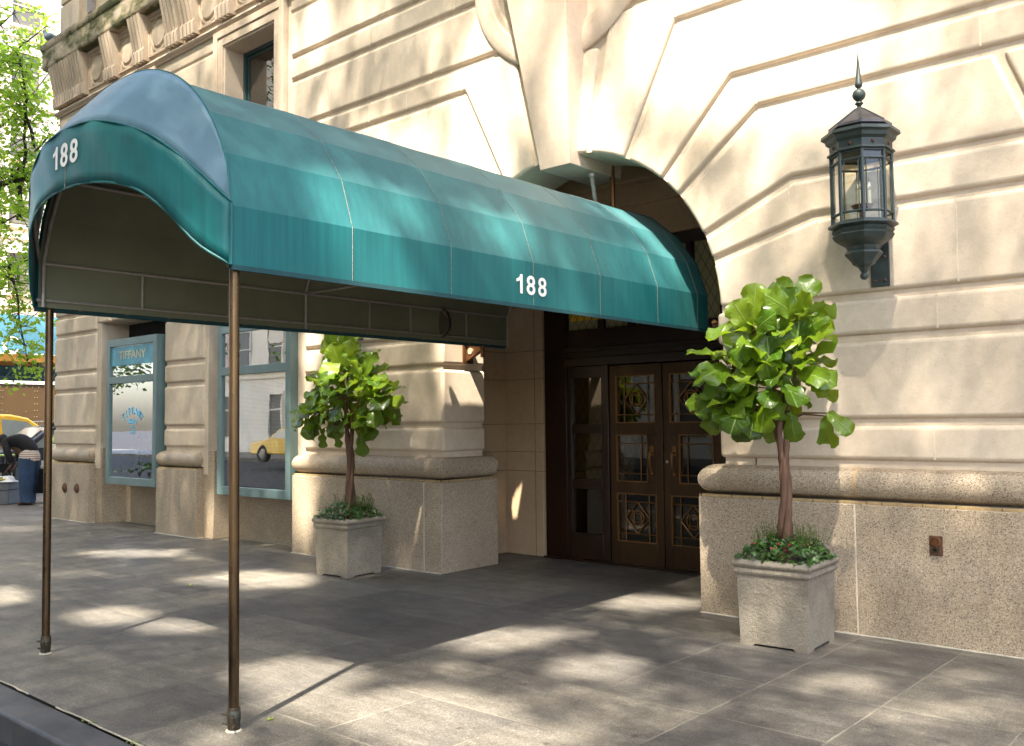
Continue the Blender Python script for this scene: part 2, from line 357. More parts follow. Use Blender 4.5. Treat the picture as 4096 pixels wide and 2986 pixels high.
# ------------------------------------------------------------------ mesh builder
class MB:
    def __init__(s): s.v = []; s.f = []; s.m = []; s.uv = []; s.t = []; s.hasuv = False
    def add(s, vs, fs, m=0, uv=None, tint=0.5):
        b = len(s.v); s.v.extend([tuple(v) for v in vs]); s.t.extend([tint]*len(vs))
        s.uv.extend(uv if uv else [(0, 0)]*len(vs)); s.hasuv |= bool(uv)
        for f in fs: s.f.append([b+i for i in f]); s.m.append(m)
        return s
    def box(s, x0, x1, y0, y1, z0, z1, m=0, mat=None):
        vs = [(x, y, z) for z in (z0, z1) for y in (y0, y1) for x in (x0, x1)]
        if mat: vs = [mat @ Vector(v) for v in vs]
        return s.add(vs, [(0, 2, 3, 1), (4, 5, 7, 6), (0, 1, 5, 4), (1, 3, 7, 5), (3, 2, 6, 7), (2, 0, 4, 6)], m)
    def prism(s, poly, y0, y1, m=0, plane='xz'):
        n = len(poly)
        if plane == 'xz': vs = [(a, y0, b) for a, b in poly] + [(a, y1, b) for a, b in poly]
        elif plane == 'xy': vs = [(a, b, y0) for a, b in poly] + [(a, b, y1) for a, b in poly]
        else: vs = [(y0, a, b) for a, b in poly] + [(y1, a, b) for a, b in poly]
        fs = [list(range(n)), list(range(2*n-1, n-1, -1))] + [(i, i+n, (i+1) % n+n, (i+1) % n) for i in range(n)]
        return s.add(vs, fs, m)
    def ring(s, pts, rads, n=10, caps=True, m=0, tint=.5, flat=None):
        pts = [Vector(p) for p in pts]; vs = []; N = len(pts); prev = None
        if not hasattr(rads, '__len__'): rads = [rads]*N
        for i, p in enumerate(pts):
            t = (pts[min(i+1, N-1)] - pts[max(i-1, 0)])
            t = t.normalized() if t.length > 1e-9 else Vector((0, 0, 1))
            if prev is None:
                a = t.orthogonal().normalized()
            else:
                a = prev - t*prev.dot(t); a = a.normalized() if a.length > 1e-6 else t.orthogonal().normalized()
            prev = a; b = t.cross(a)
            for k in range(n):
                q = 2*PI*k/n; vs.append(p + (a*math.cos(q) + b*math.sin(q))*rads[i])
        fs = [(i*n+k, i*n+(k+1) % n, (i+1)*n+(k+1) % n, (i+1)*n+k) for i in range(N-1) for k in range(n)]
        if caps: fs += [list(range(n-1, -1, -1)), [(N-1)*n+k for k in range(n)]]
        return s.add(vs, fs, m, tint=tint)
    def tube(s, a, b, r, n=10, m=0, r2=None): return s.ring([a, b], [r, r if r2 is None else r2], n, True, m)
    def lathe(s, prof, c, n=24, m=0, rot=0.0, axis='z', cap=True):
        c = Vector(c); vs = []
        for r, h in prof:
            for k in range(n):
                q = 2*PI*k/n+rot; x, y = r*math.cos(q), r*math.sin(q)
                vs.append(c + (Vector((x, y, h)) if axis == 'z' else Vector((x, h, y)) if axis == 'y' else Vector((h, x, y))))
        N = len(prof); fs = [(i*n+k, i*n+(k+1) % n, (i+1)*n+(k+1) % n, (i+1)*n+k) for i in range(N-1) for k in range(n)]
        if cap: fs += [list(range(n-1, -1, -1)), [(N-1)*n+k for k in range(n)]]
        return s.add(vs, fs, m)
    def sweep(s, path, prof, m=0, closed=False, zc=0, caps=True):
        """path: (x,y) travelling so that outward is to the right; prof: (outward, z)"""
        n = len(path); P = len(prof); vs = []
        for i in range(n):
            p = Vector(path[i])
            ns = []
            for a, b in ((i-1, i), (i, i+1)):
                if closed or (a >= 0 and b < n):
                    d = (Vector(path[b % n]) - Vector(path[a % n])).normalized(); ns.append(Vector((d.y, -d.x)))
            mn = (sum(ns, Vector((0, 0)))).normalized(); mn = mn / max(.2, mn.dot(ns[0]))
            for o, z in prof: q = p + mn*o; vs.append((q.x, q.y, z+zc))
        fs = []
        for i in range(n if closed else n-1):
            j = (i+1) % n
            for k in range(P-1): fs.append((i*P+k, j*P+k, j*P+k+1, i*P+k+1))
        if caps and not closed: fs += [list(range(P-1, -1, -1)), [(n-1)*P+k for k in range(P)]]
        return s.add(vs, fs, m)
    def ball(s, c, r, n=12, m=0, sc=(1, 1, 1)):
        h = n//2
        prof = [(math.sin(PI*i/h), -math.cos(PI*i/h)) for i in range(h+1)]
        vs = []; c = Vector(c)
        for a, b in prof:
            for k in range(n):
                q = 2*PI*k/n; vs.append(c+Vector((max(a, .001)*math.cos(q)*r*sc[0], max(a, .001)*math.sin(q)*r*sc[1], b*r*sc[2])))
        fs = [(i*n+k, i*n+(k+1) % n, (i+1)*n+(k+1) % n, (i+1)*n+k) for i in range(h) for k in range(n)]
        return s.add(vs, fs, m)
    def build(s, name, mats, parent=None, smooth=35, bevel=0, seg=2, tint=False, attr=False, **props):
        me = bpy.data.meshes.new(name); me.from_pydata(s.v, [], s.f)
        for mm in (mats if isinstance(mats, (list, tuple)) else [mats]): me.materials.append(M[mm] if isinstance(mm, str) else mm)
        me.polygons.foreach_set('material_index', s.m)
        if s.hasuv:
            uv = me.uv_layers.new(name='UVMap'); vi = [0]*len(me.loops); me.loops.foreach_get('vertex_index', vi)
            uv.data.foreach_set('uv', [c for i in vi for c in s.uv[i]])
        if tint or attr:
            at = me.attributes.new('tint', 'FLOAT', 'POINT'); at.data.foreach_set('value', s.t)
        if not tint:
            bm = bmesh.new(); bm.from_mesh(me); bmesh.ops.recalc_face_normals(bm, faces=bm.faces); bm.to_mesh(me); bm.free()
        if smooth:
            me.polygons.foreach_set('use_smooth', [True]*len(me.polygons)); me.set_sharp_from_angle(angle=R(smooth))
        me.update()
        o = bpy.data.objects.new(name, me); col.objects.link(o)
        if parent is not None: o.parent = parent
        if bevel:
            md = o.modifiers.new('Bevel', 'BEVEL'); md.width = bevel; md.segments = seg; md.limit_method = 'ANGLE'; md.angle_limit = R(32)
            if seg > 1: md.harden_normals = False
        for k, v in props.items(): o[k] = v
        return o
def thing(name, label, cat, loc=(0, 0, 0), rz=0, group=None):
    o = bpy.data.objects.new(name, None); col.objects.link(o); o.location = loc; o.rotation_euler = (0, 0, rz)
    o.empty_display_size = .2
    o['label'] = label; o['category'] = cat
    if group: o['group'] = group
    return o
def tag(o, label, cat, group=None, kind=None):
    o['label'] = label; o['category'] = cat
    if group: o['group'] = group
    if kind: o['kind'] = kind
    return o
def text_geo(txt, size, extrude=0.0, offset=0.0, spacing=1.0):
    cu = bpy.data.curves.new('lettering', 'FONT'); cu.body = txt; cu.size = size; cu.extrude = extrude; cu.offset = offset
    cu.align_x = 'CENTER'; cu.align_y = 'CENTER'; cu.space_character = spacing; cu.resolution_u = 5
    ob = bpy.data.objects.new('lettering', cu); me = ob.to_mesh()
    vs = [tuple(v.co) for v in me.vertices]; fs = [tuple(p.vertices) for p in me.polygons]
    ob.to_mesh_clear(); bpy.data.objects.remove(ob); bpy.data.curves.remove(cu)
    return vs, fs
def inset(poly, d):
    """inset of a polygon given in order (any winding)"""
    n = len(poly); A = sum(poly[i][0]*poly[(i+1) % n][1]-poly[(i+1) % n][0]*poly[i][1] for i in range(n))
    sg = 1 if A > 0 else -1; out = []
    for i in range(n):
        p0, p1, p2 = Vector(poly[i-1]), Vector(poly[i]), Vector(poly[(i+1) % n])
        a = (p1-p0).normalized(); b = (p2-p1).normalized()
        na = Vector((-a.y, a.x))*sg; nb = Vector((-b.y, b.x))*sg
        mn = (na+nb).normalized(); out.append(tuple(p1 + mn*(d/max(.3, mn.dot(na)))))
    return out

# ================================================================== GROUND
YG = 6.87; YL = 6.95; CX = -5.455
o = MB().add([(-24, 2.29, 0), (14, 2.29, 0), (14, 9.2, 0), (-24, 9.2, 0)], [(0, 1, 2, 3)]).add([(-24, 9.2, 0), (-17.0, 9.2, 0), (-17.0, 40, 0), (-24, 40, 0)], [(0, 1, 2, 3)]).build('sidewalk', 'paving', kind='structure')
k = MB()
for x0, x1 in ((-24, -17.2), (-17.195, -14), (-13.995, -10.4), (-10.395, -7.5), (-7.495, -3.1), (-3.095, .4), (.405, 4), (4.005, 14)):
    k.box(x0, x1, 2.05, 2.278, -.3, 0)
k.build('kerb', 'kerb', bevel=.02, kind='structure')
rd = MB().add([(-300, -300, -.16), (300, -300, -.16), (300, 2.1, -.16), (-300, 2.1, -.16)], [(0, 1, 2, 3)])
rd.add([(-24.2, 2.1, -.16), (-24.2, 300, -.16), (-30, 300, .12), (-30, 2.1, .12)], [(0, 1, 2, 3)])
rd.add([(-30, 2.1, .12), (-30, 300, .12), (-300, 300, .3), (-300, 2.1, .3)], [(0, 1, 2, 3)])
rd.build('road', 'asphalt', kind='structure')
MB().box(-24.2, -24.0, 2.1, 60, -.3, 0).build('avenue_kerb', 'kerb', bevel=.02, kind='structure')
MB().box(-300, 300, -16.2, -11.2, -.3, 0).build('far_pavement', 'paving', kind='structure')
# sealant and moss in the kerb joint: a wandering bead
sb = MB(); mo = MB(); x = -24
pts = []
while x < 8:
    pts.append((x, 2.288+.010*noise.noise((x*3, 0, 0))+.006*noise.noise((x*11, 3, 0)), .002+.002*noise.noise((x*7, 1, 1)))); x += .05
for i in range(len(pts)-1):
    if noise.noise((pts[i][0]*1.3, 7, 0)) > -.28: sb.tube(pts[i], pts[i+1], .0048, 5)
    if noise.noise((pts[i][0]*2.1, 2, 5)) > .12:
        for q in range(4): mo.ball((pts[i][0]+rnd.uniform(0, .05), pts[i][1]+rnd.choice((-.014, .013))+rnd.uniform(-.003, .003), .002), rnd.uniform(.004, .007), 6)
sb.build('joint_sealant', 'sealant', kind='structure'); mo.build('kerb_moss', 'moss', kind='stuff', label='thin green moss growing along the kerb joint', category='moss')

# ================================================================== THE STONE BUILDING
B = thing('stone_building', 'rusticated limestone apartment building with arched entrance and granite base', 'building', (CX, YL, 0))
BP = Matrix.Translation((-CX, -YL, 0))
def bp(o): o.parent = B; o.matrix_parent_inverse = BP; return o
courses = [1.26, 1.57, 2.205, 2.525, 3.19, 3.52, 4.165, 4.48, 5.12, 5.42, 6.04, 6.35, 6.97]
wl = MB(); G = .027; YB = 7.10
XR = 4.0; XLB = -17.03
def block_tints(mb):
    # one tone per stone: vertices joined by faces belong to one stone
    par = list(range(len(mb.v)))
    def find(a):
        while par[a] != a: par[a] = par[par[a]]; a = par[a]
        return a
    for f in mb.f:
        for q in f[1:]: par[find(q)] = find(f[0])
    rb = random.Random(9); tone = {}
    return [tone.setdefault(find(i), rb.random()) for i in range(len(mb.v))]
# --- arch stones
RA = 1.65; CZ = 2.5
ang = [79.0, 63.4, 47.2, 38.9, 23.5, 15.4, .8]
lev = [None, 5.12, 4.48, 4.165, 3.52, 3.19, 2.525]
def bend(k, sgn):
    a = R(ang[k]); z = lev[k]; r = (z-CZ)/math.sin(a); return (CX+sgn*r*math.cos(a), z)
def arc(a0, a1, sgn, n=4, r=RA): return [(CX+sgn*r*math.cos(R(a0+(a1-a0)*i/n)), CZ+r*math.sin(R(a0+(a1-a0)*i/n))) for i in range(n+1)]
mort = MB()
def vjoint(x, z0, z1, w_=.005, y=YL-.0015): mort.box(x-w_, x+w_, y, y+.02, z0+G+.012, z1-G-.012)
for sgn in (1, -1):
    xe = XR if sgn > 0 else -9.93
    def shp(p): wl.prism(inset(p, G), YL, 7.62)
    xt = CX+sgn*.50
    # slim stone beside the keystone
    p = arc(86.5, 79, sgn, 1); shp(p+[(CX+sgn*(.165+.33), 5.15), (CX+sgn*.20, 5.2)])
    b1 = bend(1, sgn); p = arc(79, 63.4, sgn, 3)+[b1, (xe, 5.12), (xe, 5.42), (CX+sgn*.57, 5.42)]; shp(p)
    for k in range(1, 6):
        a = bend(k, sgn); b = bend(k+1, sgn)
        p = arc(ang[k], ang[k+1], sgn, 3)
        if k == 5: p = arc(ang[5], ang[6], sgn, 3) + [(xe if sgn > 0 else -9.62, 2.525), (xe if sgn > 0 else -9.62, 3.19), a]
        elif k == 3 and sgn > 0: p += [b, (-1.36, 3.52), (-1.60, 4.165), a]
        else: p += [b, (xe, lev[k+1]), (xe, lev[k]), a]
        shp(p)
    for a, z0, z1 in ((b1[0]+sgn*.9, 5.12, 5.42),): vjoint(a, z0, z1)
wl.prism(inset([(-1.36, 3.52), (XR, 3.52), (XR, 4.165), (-1.60, 4.165)], G), YL, YB)
for z0, z1 in ((5.42, 6.04), (6.04, 6.35), (6.35, 6.97)):
    wl.box(-9.93+G, CX-.7, YL, YB, z0+G, z1-G); wl.box(CX+.7, XR, YL, YB, z0+G, z1-G)
for i, (xs) in enumerate(((-3.14, -2.55), (-2.92, -1.9), (-2.05, -1.0), (-3.4, -1.7), (-2.6, -.9), (-3.64, -1.65), (-2.9, -1.3), (-4.15, -1.2))):
    z0, z1 = ((3.19, 3.52), (2.525, 3.19), (2.205, 2.525), (4.165, 4.48), (3.52, 4.165), (4.48, 5.12), (1.57, 2.205), (5.12, 5.42))[i]
    for x in xs: vjoint(x, z0, z1)
for x, z0, z1 in ((-9.08, 5.42, 6.04), (-7.26, 5.42, 6.04), (-8.32, 6.04, 6.35), (-6.9, 6.04, 6.35), (-6.80, 5.12, 5.42), (-8.33, 5.12, 5.42), (-7.35, 4.48, 5.12), (-9.1, 4.48, 5.12), (-8.35, 4.165, 4.48), (-7.3, 2.205, 2.525), (-8.3, 1.57, 2.205), (-8.35, 1.26, 1.57), (-2.1, 1.26, 1.57), (-8.3, 2.525, 3.19)): vjoint(x, z0, z1)
# --- piers
def pier(x0, x1, zs, yb=YB):
    for z0, z1 in zip(zs[:-1], zs[1:]): wl.box(x0, x1, YL, yb, z0+G, z1-G)
pier(-9.60, CX-RA, courses[:4], 7.62); pier(CX+RA, XR, courses[:4], 7.62)
pier(-13.10, -11.98, courses[:6]); pier(XLB, -15.40, courses[:6])
# upper band over the shop bays and between the upper windows
for z0, z1 in ((3.52, 4.165), (4.165, 4.48)): wl.box(XLB, -9.96, YL, YB, z0+G, z1-G)
for z0, z1 in zip(courses[7:-1], courses[8:]):
    wl.box(-13.45, -11.75, YL, YB, z0+G, z1-G); wl.box(XLB, -15.2, YL, YB, z0+G, z1-G)
# flat arch stones over the two shop windows
for xa, xb in ((-15.30, -13.13), (-11.95, -9.63)):
    n = 5; mid = (xa+xb)/2
    for i in range(n):
        u0 = xa+(xb-xa)*i/n; u1 = xa+(xb-xa)*(i+1)/n
        wl.prism(inset([(u0, 3.30), (u1, 3.30), (u1+(u1-mid)*.12, 3.52), (u0+(u0-mid)*.12, 3.52)], .018), YL, 7.5)
wl.box(-13.44, -11.76, YL+.012, YB, 6.975, 7.2); wl.box(XLB, -15.16, YL+.012, YB, 6.975, 7.2); wl.box(-9.93, XR, YL+.012, YB, 6.975, 7.2)
wl.t = block_tints(wl)
bp(wl.build('wall', 'limestone_block', bevel=.034, seg=4, smooth=60, attr=True))
bp(mort.build('mortar', 'mortar'))
# --- backing wall (seen at the bottom of the grooves)
bk = MB(); YK = 6.982
bk.box(-9.99, -7.35, YK, 7.6, 1.2, 2.5); bk.box(-3.5, XR, YK, 7.6, 1.2, 2.5); bk.box(-7.36, CX-RA-.036, YK, 7.6, 1.2, 2.5); bk.box(CX+RA+.036, -3.49, YK, 7.6, 1.2, 2.5)
angs = sorted(set([0, 180] + list(range(0, 181, 6)) + [math.degrees(math.atan2(2.4, 2.1)), math.degrees(math.atan2(2.4, -2.1))]))
def outer(a):
    c, s = math.cos(R(a)), math.sin(R(a)); t = min(2.1/abs(c) if abs(c) > 1e-6 else 99, 2.4/s if s > 1e-6 else 99); return (CX+c*t, CZ+s*t)
for a0, a1 in zip(angs[:-1], angs[1:]):
    r = RA+.036; bk.prism([(CX+r*math.cos(R(a0)), CZ+r*math.sin(R(a0))), outer(a0), outer(a1), (CX+r*math.cos(R(a1)), CZ+r*math.sin(R(a1)))], YK, 7.6)
bk.box(-9.99, CX-2.1, YK, 7.6, 2.5, 4.9); bk.box(CX+2.1, XR, YK, 7.6, 2.5, 4.9); bk.box(-9.99, XR, YK, 7.6, 4.9, 9)
bk.box(-13.07, -12.02, YK, 7.6, 1.0, 3.35); bk.box(XLB+.03, -15.44, YK, 7.6, 1.0, 3.35)
bk.box(-12.02, -11.90, YK, 7.6, .9, 3.32); bk.box(-15.44, -15.25, YK, 7.6, .9, 3.32)
bk.box(XLB+.03, -9.99, YK, 7.6, 3.35, 4.6)
bk.box(-13.55, -11.70, YK, 7.6, 4.6, 7.2); bk.box(XLB+.03, -15.05, YK, 7.6, 4.6, 7.2); bk.box(XLB+.03, -9.99, YK, 7.6, 7.2, 9)
bk.box(XLB+.03, -16.6, 7.6, 26, 0, 9)      # return wall round the corner
bk.box(-16.6, 5, 8.9, 9.2, 3.3, 9); bk.box(-16.6, 5, 7.0, 9.2, 8.9, 9.0)
bp(bk.build('backing_wall', 'limestone'))
# corner return stones
rt = MB()
for z0, z1 in zip(courses[:-1], courses[1:]):
    rt.box(XLB-.002, XLB+.06, YB+.03, 26, z0+G, z1-G)
bp(rt.build('return_wall', 'limestone', bevel=.03, seg=3))

# --- granite base with roll moulding
gblocks = [(-9.73, -7.055, YG, 7.76), (-3.97, XR, YG, 7.76), (-13.17, -12.03, YG, 7.3), (-16.97, -15.43, YG, 7.5)]
gcuts = {0: [-8.52, -7.33], 1: [-2.655, -.9, .9], 2: [], 3: []}
gm = MB()
for i, (a, b, c, d) in enumerate(gblocks):
    xs = [a]+gcuts[i]+[b]
    gr = MB()
    for x0, x1 in zip(xs[:-1], xs[1:]): gr.box(x0+(.004 if x0 != a else 0), x1-(.004 if x1 != b else 0), c, d, 0, .962)
    bp(gr.build('granite_base', 'granite', bevel=.007, seg=2))
    for x in gcuts[i]: gm.box(x-.0055, x+.0055, c+.0015, c+.03, .0, .962)
gr = MB(); gr.box(-12.00, -9.74, 7.27, 7.6, 0, .95); gr.box(-12.03, -11.75, 6.99, 7.27, 0, 1.24); bp(gr.build('granite_dado', 'granite', bevel=.007, seg=2))
gr = MB(); gr.box(-15.42, -13.18, 7.40, 7.6, 0, .95); gr.box(-15.43, -15.2, 6.99, 7.40, 0, 1.24); bp(gr.build('granite_dado', 'granite', bevel=.007, seg=2))
tor = []
for i in range(17):
    q = -PI/2 + PI*i/16; tor.append((-.128+.128*math.cos(q)+.004, 1.108+.122*math.sin(q)))
tor = [(-.20, 1.108-.122)] + tor + [(-.20, 1.108+.122)]
paths = [[(-9.73, 7.4), (-9.73, YG), (-7.055, YG), (-7.055, 7.76)], [(-3.97, 7.76), (-3.97, YG), (XR, YG)], [(-13.17, 7.3), (-13.17, YG), (-12.03, YG), (-12.03, 7.25)], [(-16.97, 26), (-16.97, YG), (-15.43, YG), (-15.43, 7.4)]]
for p in paths: bp(MB().sweep(p, tor).build('base_moulding', 'granite', smooth=50))
sm = MB()
for p in paths:
    sm.sweep(p, [(-.035, .962), (-.020, .964), (-.020, .984), (-.035, .986)])
for x in (-2.655, -8.50): # light joints across the roll
    sm.add([(x+s*.011, YG+.128-(.128+.0035)*math.cos(-PI/2+PI*i/12)-.004, 1.108+.1245*math.sin(-PI/2+PI*i/12)) for i in range(13) for s in (-1, 1)], [(2*i, 2*i+1, 2*i+3, 2*i+2) for i in range(12)])
bp(sm.build('base_joint', 'mortar_tan')); bp(gm.build('granite_joint', 'mortar'))
ds = MB()
rr = random.Random(5)
for p in paths[:2]:
    for a, b in zip(p[:-1], p[1:]):
        a = Vector(a); b = Vector(b); Ln = (b-a).length; d = (b-a)/Ln; nrm = Vector((d.y, -d.x)); t = 0
        while t < Ln:
            q = a+d*t+nrm*(-.0185); e = q+d*.006; ds.box(min(q.x, e.x)-.002, max(q.x, e.x)+.002, min(q.y, e.y)-.002, max(q.y, e.y)+.002, .963, .985); t += rr.uniform(.06, .3)
bp(ds.build('joint_stain', 'mortar_dark'))
# white sealant bead at the foot
sl = MB()
for p in ([(-9.73, 7.26), (-9.73, YG), (-7.055, YG)], [(-3.97, YG), (XR, YG)], [(-13.17, 7.3), (-13.17, YG), (-12.03, YG), (-12.03, 7.26), (-9.75, 7.26)], [(-16.97, YG), (-15.43, YG), (-15.43, 7.39), (-13.18, 7.39)]):
    for a, b in zip(p[:-1], p[1:]):
        a = Vector((*a, 0)); b = Vector((*b, 0)); n = max(2, int((b-a).length/.08)); d = (b-a).normalized(); nr = Vector((d.y, -d.x, 0))
        sl.ring([a+(b-a)*i/n+nr*(.006+.006*noise.noise((a+(b-a)*i/n)*6)) for i in range(n+1)], [.011+.004*noise.noise((a+(b-a)*i/n)*9) for i in range(n+1)], 6)
bp(sl.build('foot_sealant', 'sealant'))

# --- keystone and roundel
ks = MB()
def ky(z): return 6.86-(z-4.05)*.165
for z0, z1, w0, w1 in ((4.05, 7.0, .187, .49),):
    vs = [(CX-w0, ky(z0), z0), (CX+w0, ky(z0), z0), (CX+w1, ky(z1), z1), (CX-w1, ky(z1), z1), (CX-w0, 7.7, z0), (CX+w0, 7.7, z0), (CX+w1, 7.7, z1), (CX-w1, 7.7, z1)]
    ks.add(vs, [(0, 1, 2, 3), (7, 6, 5, 4), (0, 4, 5, 1), (1, 5, 6, 2), (2, 6, 7, 3), (3, 7, 4, 0)])
bp(ks.build('keystone', 'limestone_carved', bevel=.006))
rn = MB(); n = 72; C_ = (CX, 6.22)
rp = [(1.13, 7.0), (1.13, YL-.015), (1.10, YL-.035), (1.00, YL-.05), (.93, YL-.045), (.91, YL-.02), (.86, YL-.02), (.84, YL+.0), (.84, 7.0)]
vs = []
for k in range(n):
    q = 2*PI*k/n
    for r, y in rp: vs.append((C_[0]+r*math.cos(q), y, C_[1]+r*math.sin(q)))
P_ = len(rp)
rn.add(vs, [(k*P_+j, ((k+1) % n)*P_+j, ((k+1) % n)*P_+j+1, k*P_+j+1) for k in range(n) for j in range(P_-1)])
rn.add([(C_[0]+.85*math.cos(2*PI*k/n), YL+.01, C_[1]+.85*math.sin(2*PI*k/n)) for k in range(n)], [list(range(n))])
bp(rn.build('roundel', 'limestone_carved', smooth=40))

# --- vestibule
vb = MB()
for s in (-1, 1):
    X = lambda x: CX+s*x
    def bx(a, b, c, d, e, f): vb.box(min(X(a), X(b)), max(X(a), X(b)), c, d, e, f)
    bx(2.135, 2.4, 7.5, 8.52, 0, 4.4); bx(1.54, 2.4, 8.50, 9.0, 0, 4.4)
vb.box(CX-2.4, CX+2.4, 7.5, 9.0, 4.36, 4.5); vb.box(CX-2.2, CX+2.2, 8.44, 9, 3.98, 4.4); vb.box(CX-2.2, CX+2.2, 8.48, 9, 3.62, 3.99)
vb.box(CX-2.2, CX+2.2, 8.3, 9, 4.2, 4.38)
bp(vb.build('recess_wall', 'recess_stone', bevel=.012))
rj = MB()
for z in (.0, 1.01, 1.24, 1.575, 2.115, 2.455, 3.0, 3.4):
    if z: rj.box(CX-1.539, CX-2.135, 8.4975, 8.51, z-.004, z+.004); rj.box(CX-2.1375, CX-2.12, 7.76, 8.5, z-.004, z+.004); rj.box(CX-1.542, CX-1.5375, 8.5, 8.68, z-.004, z+.004)
rj.box(CX-1.665, CX-1.657, 8.4975, 8.51, 0, 3.6)
bp(rj.build('recess_joint', 'mortar_dark'))
# interior behind the doors
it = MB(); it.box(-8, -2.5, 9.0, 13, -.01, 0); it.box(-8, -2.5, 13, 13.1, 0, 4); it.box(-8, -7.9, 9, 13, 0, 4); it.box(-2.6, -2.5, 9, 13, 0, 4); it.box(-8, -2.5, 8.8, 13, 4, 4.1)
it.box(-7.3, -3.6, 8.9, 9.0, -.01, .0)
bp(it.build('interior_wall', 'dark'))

# --- door screen
YD = 8.55
sc = MB()
def fr(mb, x0, x1, z0, z1, b, y0, y1, m=0):      # rectangular ring frame
    mb.box(x0, x0+b, y0, y1, z0, z1, m); mb.box(x1-b, x1, y0, y1, z0, z1, m); mb.box(x0+b, x1-b, y0+.0, y1, z0, z0+b, m); mb.box(x0+b, x1-b, y0, y1, z1-b, z1, m)
XM = -5.36
sc.box(-6.985, -6.66, YD-.02, YD+.25, 0, 3.66); sc.box(-4.06, -3.72, YD-.02, YD+.25, 0, 3.66)
sc.box(-6.14, -6.065, YD-.015, YD+.12, 0, 2.24); sc.box(-4.655, -4.58, YD-.015, YD+.12, 0, 2.24)
sc.box(-6.66, -4.06, YD-.03, YD+.12, 2.235, 2.335); sc.box(-6.66, -4.06, YD-.01, YD+.12, 2.335, 2.66); sc.box(-6.66, -4.06, YD-.045, YD+.0, 2.40, 2.45)
sc.box(-6.66, -4.06, YD-.02, YD+.12, 3.50, 3.62)
for x in (-6.16, -5.75, -4.99, -4.60): sc.box(x-.035, x+.035, YD-.02, YD+.1, 2.66, 3.5)
sc.box(-6.985, -3.72, YD-.08, YD+.2, 0, .022)
bp(sc.build('door_surround', 'wood', bevel=.006))
tg = MB(); tg.box(-6.66, -4.06, YD+.05, YD+.06, 2.66, 3.5); tp = bp(tg.build('transom_pane', 'curtain'))
for xa, xb in ((-6.56, -6.0), (-5.95, -5.78), (-3.98, -3.86)): bp(MB().box(xa, xb, YD-.06, YD-.04, 2.76, 2.98).build('amber_valance', 'amber'))  # sunlit strip of the amber transom glass, its brightness put into the colour

def grille(mb, x0, x1, z0, z1, kind, y):
    b = .007; t = .012
    def bar(p, q, r=b): # flat-ish bar
        mb.tube((p[0], y, p[1]), (q[0], y, q[1]), r, 6)
    W, H = x1-x0, z1-z0
    if kind == 'diamond':
        mx, mz = W*.19, H*.16
        for x in (x0+mx, x1-mx): bar((x, z0), (x, z1))
        for z in (z0+mz, z1-mz): bar((x0, z), (x1, z))
        cx, cz = (x0+x1)/2, (z0+z1)/2; dx, dz = W/2-mx, H/2-mz
        P = [(cx, cz+dz), (cx+dx, cz), (cx, cz-dz), (cx-dx, cz)]
        for i in range(4): bar(P[i], P[(i+1) % 4], .008)
        rr_ = dx*.52
        C = [(cx+rr_*math.cos(2*PI*i/20), y, cz+rr_*math.sin(2*PI*i/20)) for i in range(21)]
        mb.ring(C, .008, 6, False)
        q = rr_*.6
        S = [(cx-q, cz-q), (cx+q, cz-q), (cx+q, cz+q), (cx-q, cz+q)]
        for i in range(4): bar(S[i], S[(i+1) % 4], .007); m_ = ((P[i][0]+P[(i+1) % 4][0])/2, (P[i][1]+P[(i+1) % 4][1])/2); dd = Vector((m_[0]-cx, m_[1]-cz)).normalized()*rr_; bar(m_, (cx+dd.x, cz+dd.y), .006)
    else:
        xx = x1-W*.22 if kind == 'r' else x0+W*.22
        bar((xx, z0), (xx, z1))
        for z in (z0+H*.16, z1-H*.18): bar((x0, z), (x1, z))
def make_door(x0, x1, hinge):
    d = MB(); s = 1 if hinge == 'l' else -1
    a, b = (x0, x1)
    st = .085; gl0, gl1 = a+st, b-st
    d.box(a, gl0, YD, YD+.06, .012, 2.225); d.box(gl1, b, YD, YD+.06, .012, 2.225)
    for z0, z1 in ((.012, .265), (.80, .925), (1.45, 1.575), (2.105, 2.225)): d.box(gl0, gl1, YD, YD+.06, z0, z1)
    # lock stile beside the middle pane
    if hinge == 'l': d.box(gl1-.105, gl1, YD+.004, YD+.06, .925, 1.45); mp = (gl0, gl1-.105)
    else: d.box(gl0, gl0+.105, YD+.004, YD+.06, .925, 1.45); mp = (gl0+.105, gl1)
    do = bp(d.build('door', 'bronze', bevel=.004))
    pn = [(gl0, gl1, .265, .80, 'diamond'), (mp[0], mp[1], .925, 1.45, 'r' if hinge == 'l' else 'l'), (gl0, gl1, 1.575, 2.105, 'diamond')]
    for p in pn:
        g = MB(); fr(g, p[0], p[1], p[2], p[3], .012, YD-.008, YD+.02); grille(g, p[0]+.012, p[1]-.012, p[2]+.012, p[3]-.012, p[4], YD+.012)
        go = g.build('grille', 'bronze_light', do)
        q = MB(); q.box(p[0], p[1], YD+.026, YD+.032, p[2], p[3]); q.build('pane', 'glass_door', do)
    hx = gl1-.05 if hinge == 'l' else gl0+.05
    h = MB()
    h.lathe([(.001, -.012), (.026, -.010), (.030, 0), (.001, .001)], (hx, YD+.0, 1.30), 16, axis='y')
    h.box(hx-.022, hx+.022, YD-.008, YD+.004, 1.22, 1.32)
    h.ring([(hx, YD-.01, 1.25), (hx, YD-.05, 1.255), (hx, YD-.062, 1.235), (hx, YD-.064, 1.17), (hx, YD-.05, 1.10), (hx, YD-.03, 1.05), (hx, YD-.012, 1.03)], [.014, .013, .012, .015, .012, .010, .014], 10)
    h.ball((hx, YD-.012, 1.025), .02, 10)
    h.build('handle', 'bronze_light', do)
    return do
dl = make_door(-6.055, -5.366, 'l'); dr = make_door(-5.354, -4.665, 'r')
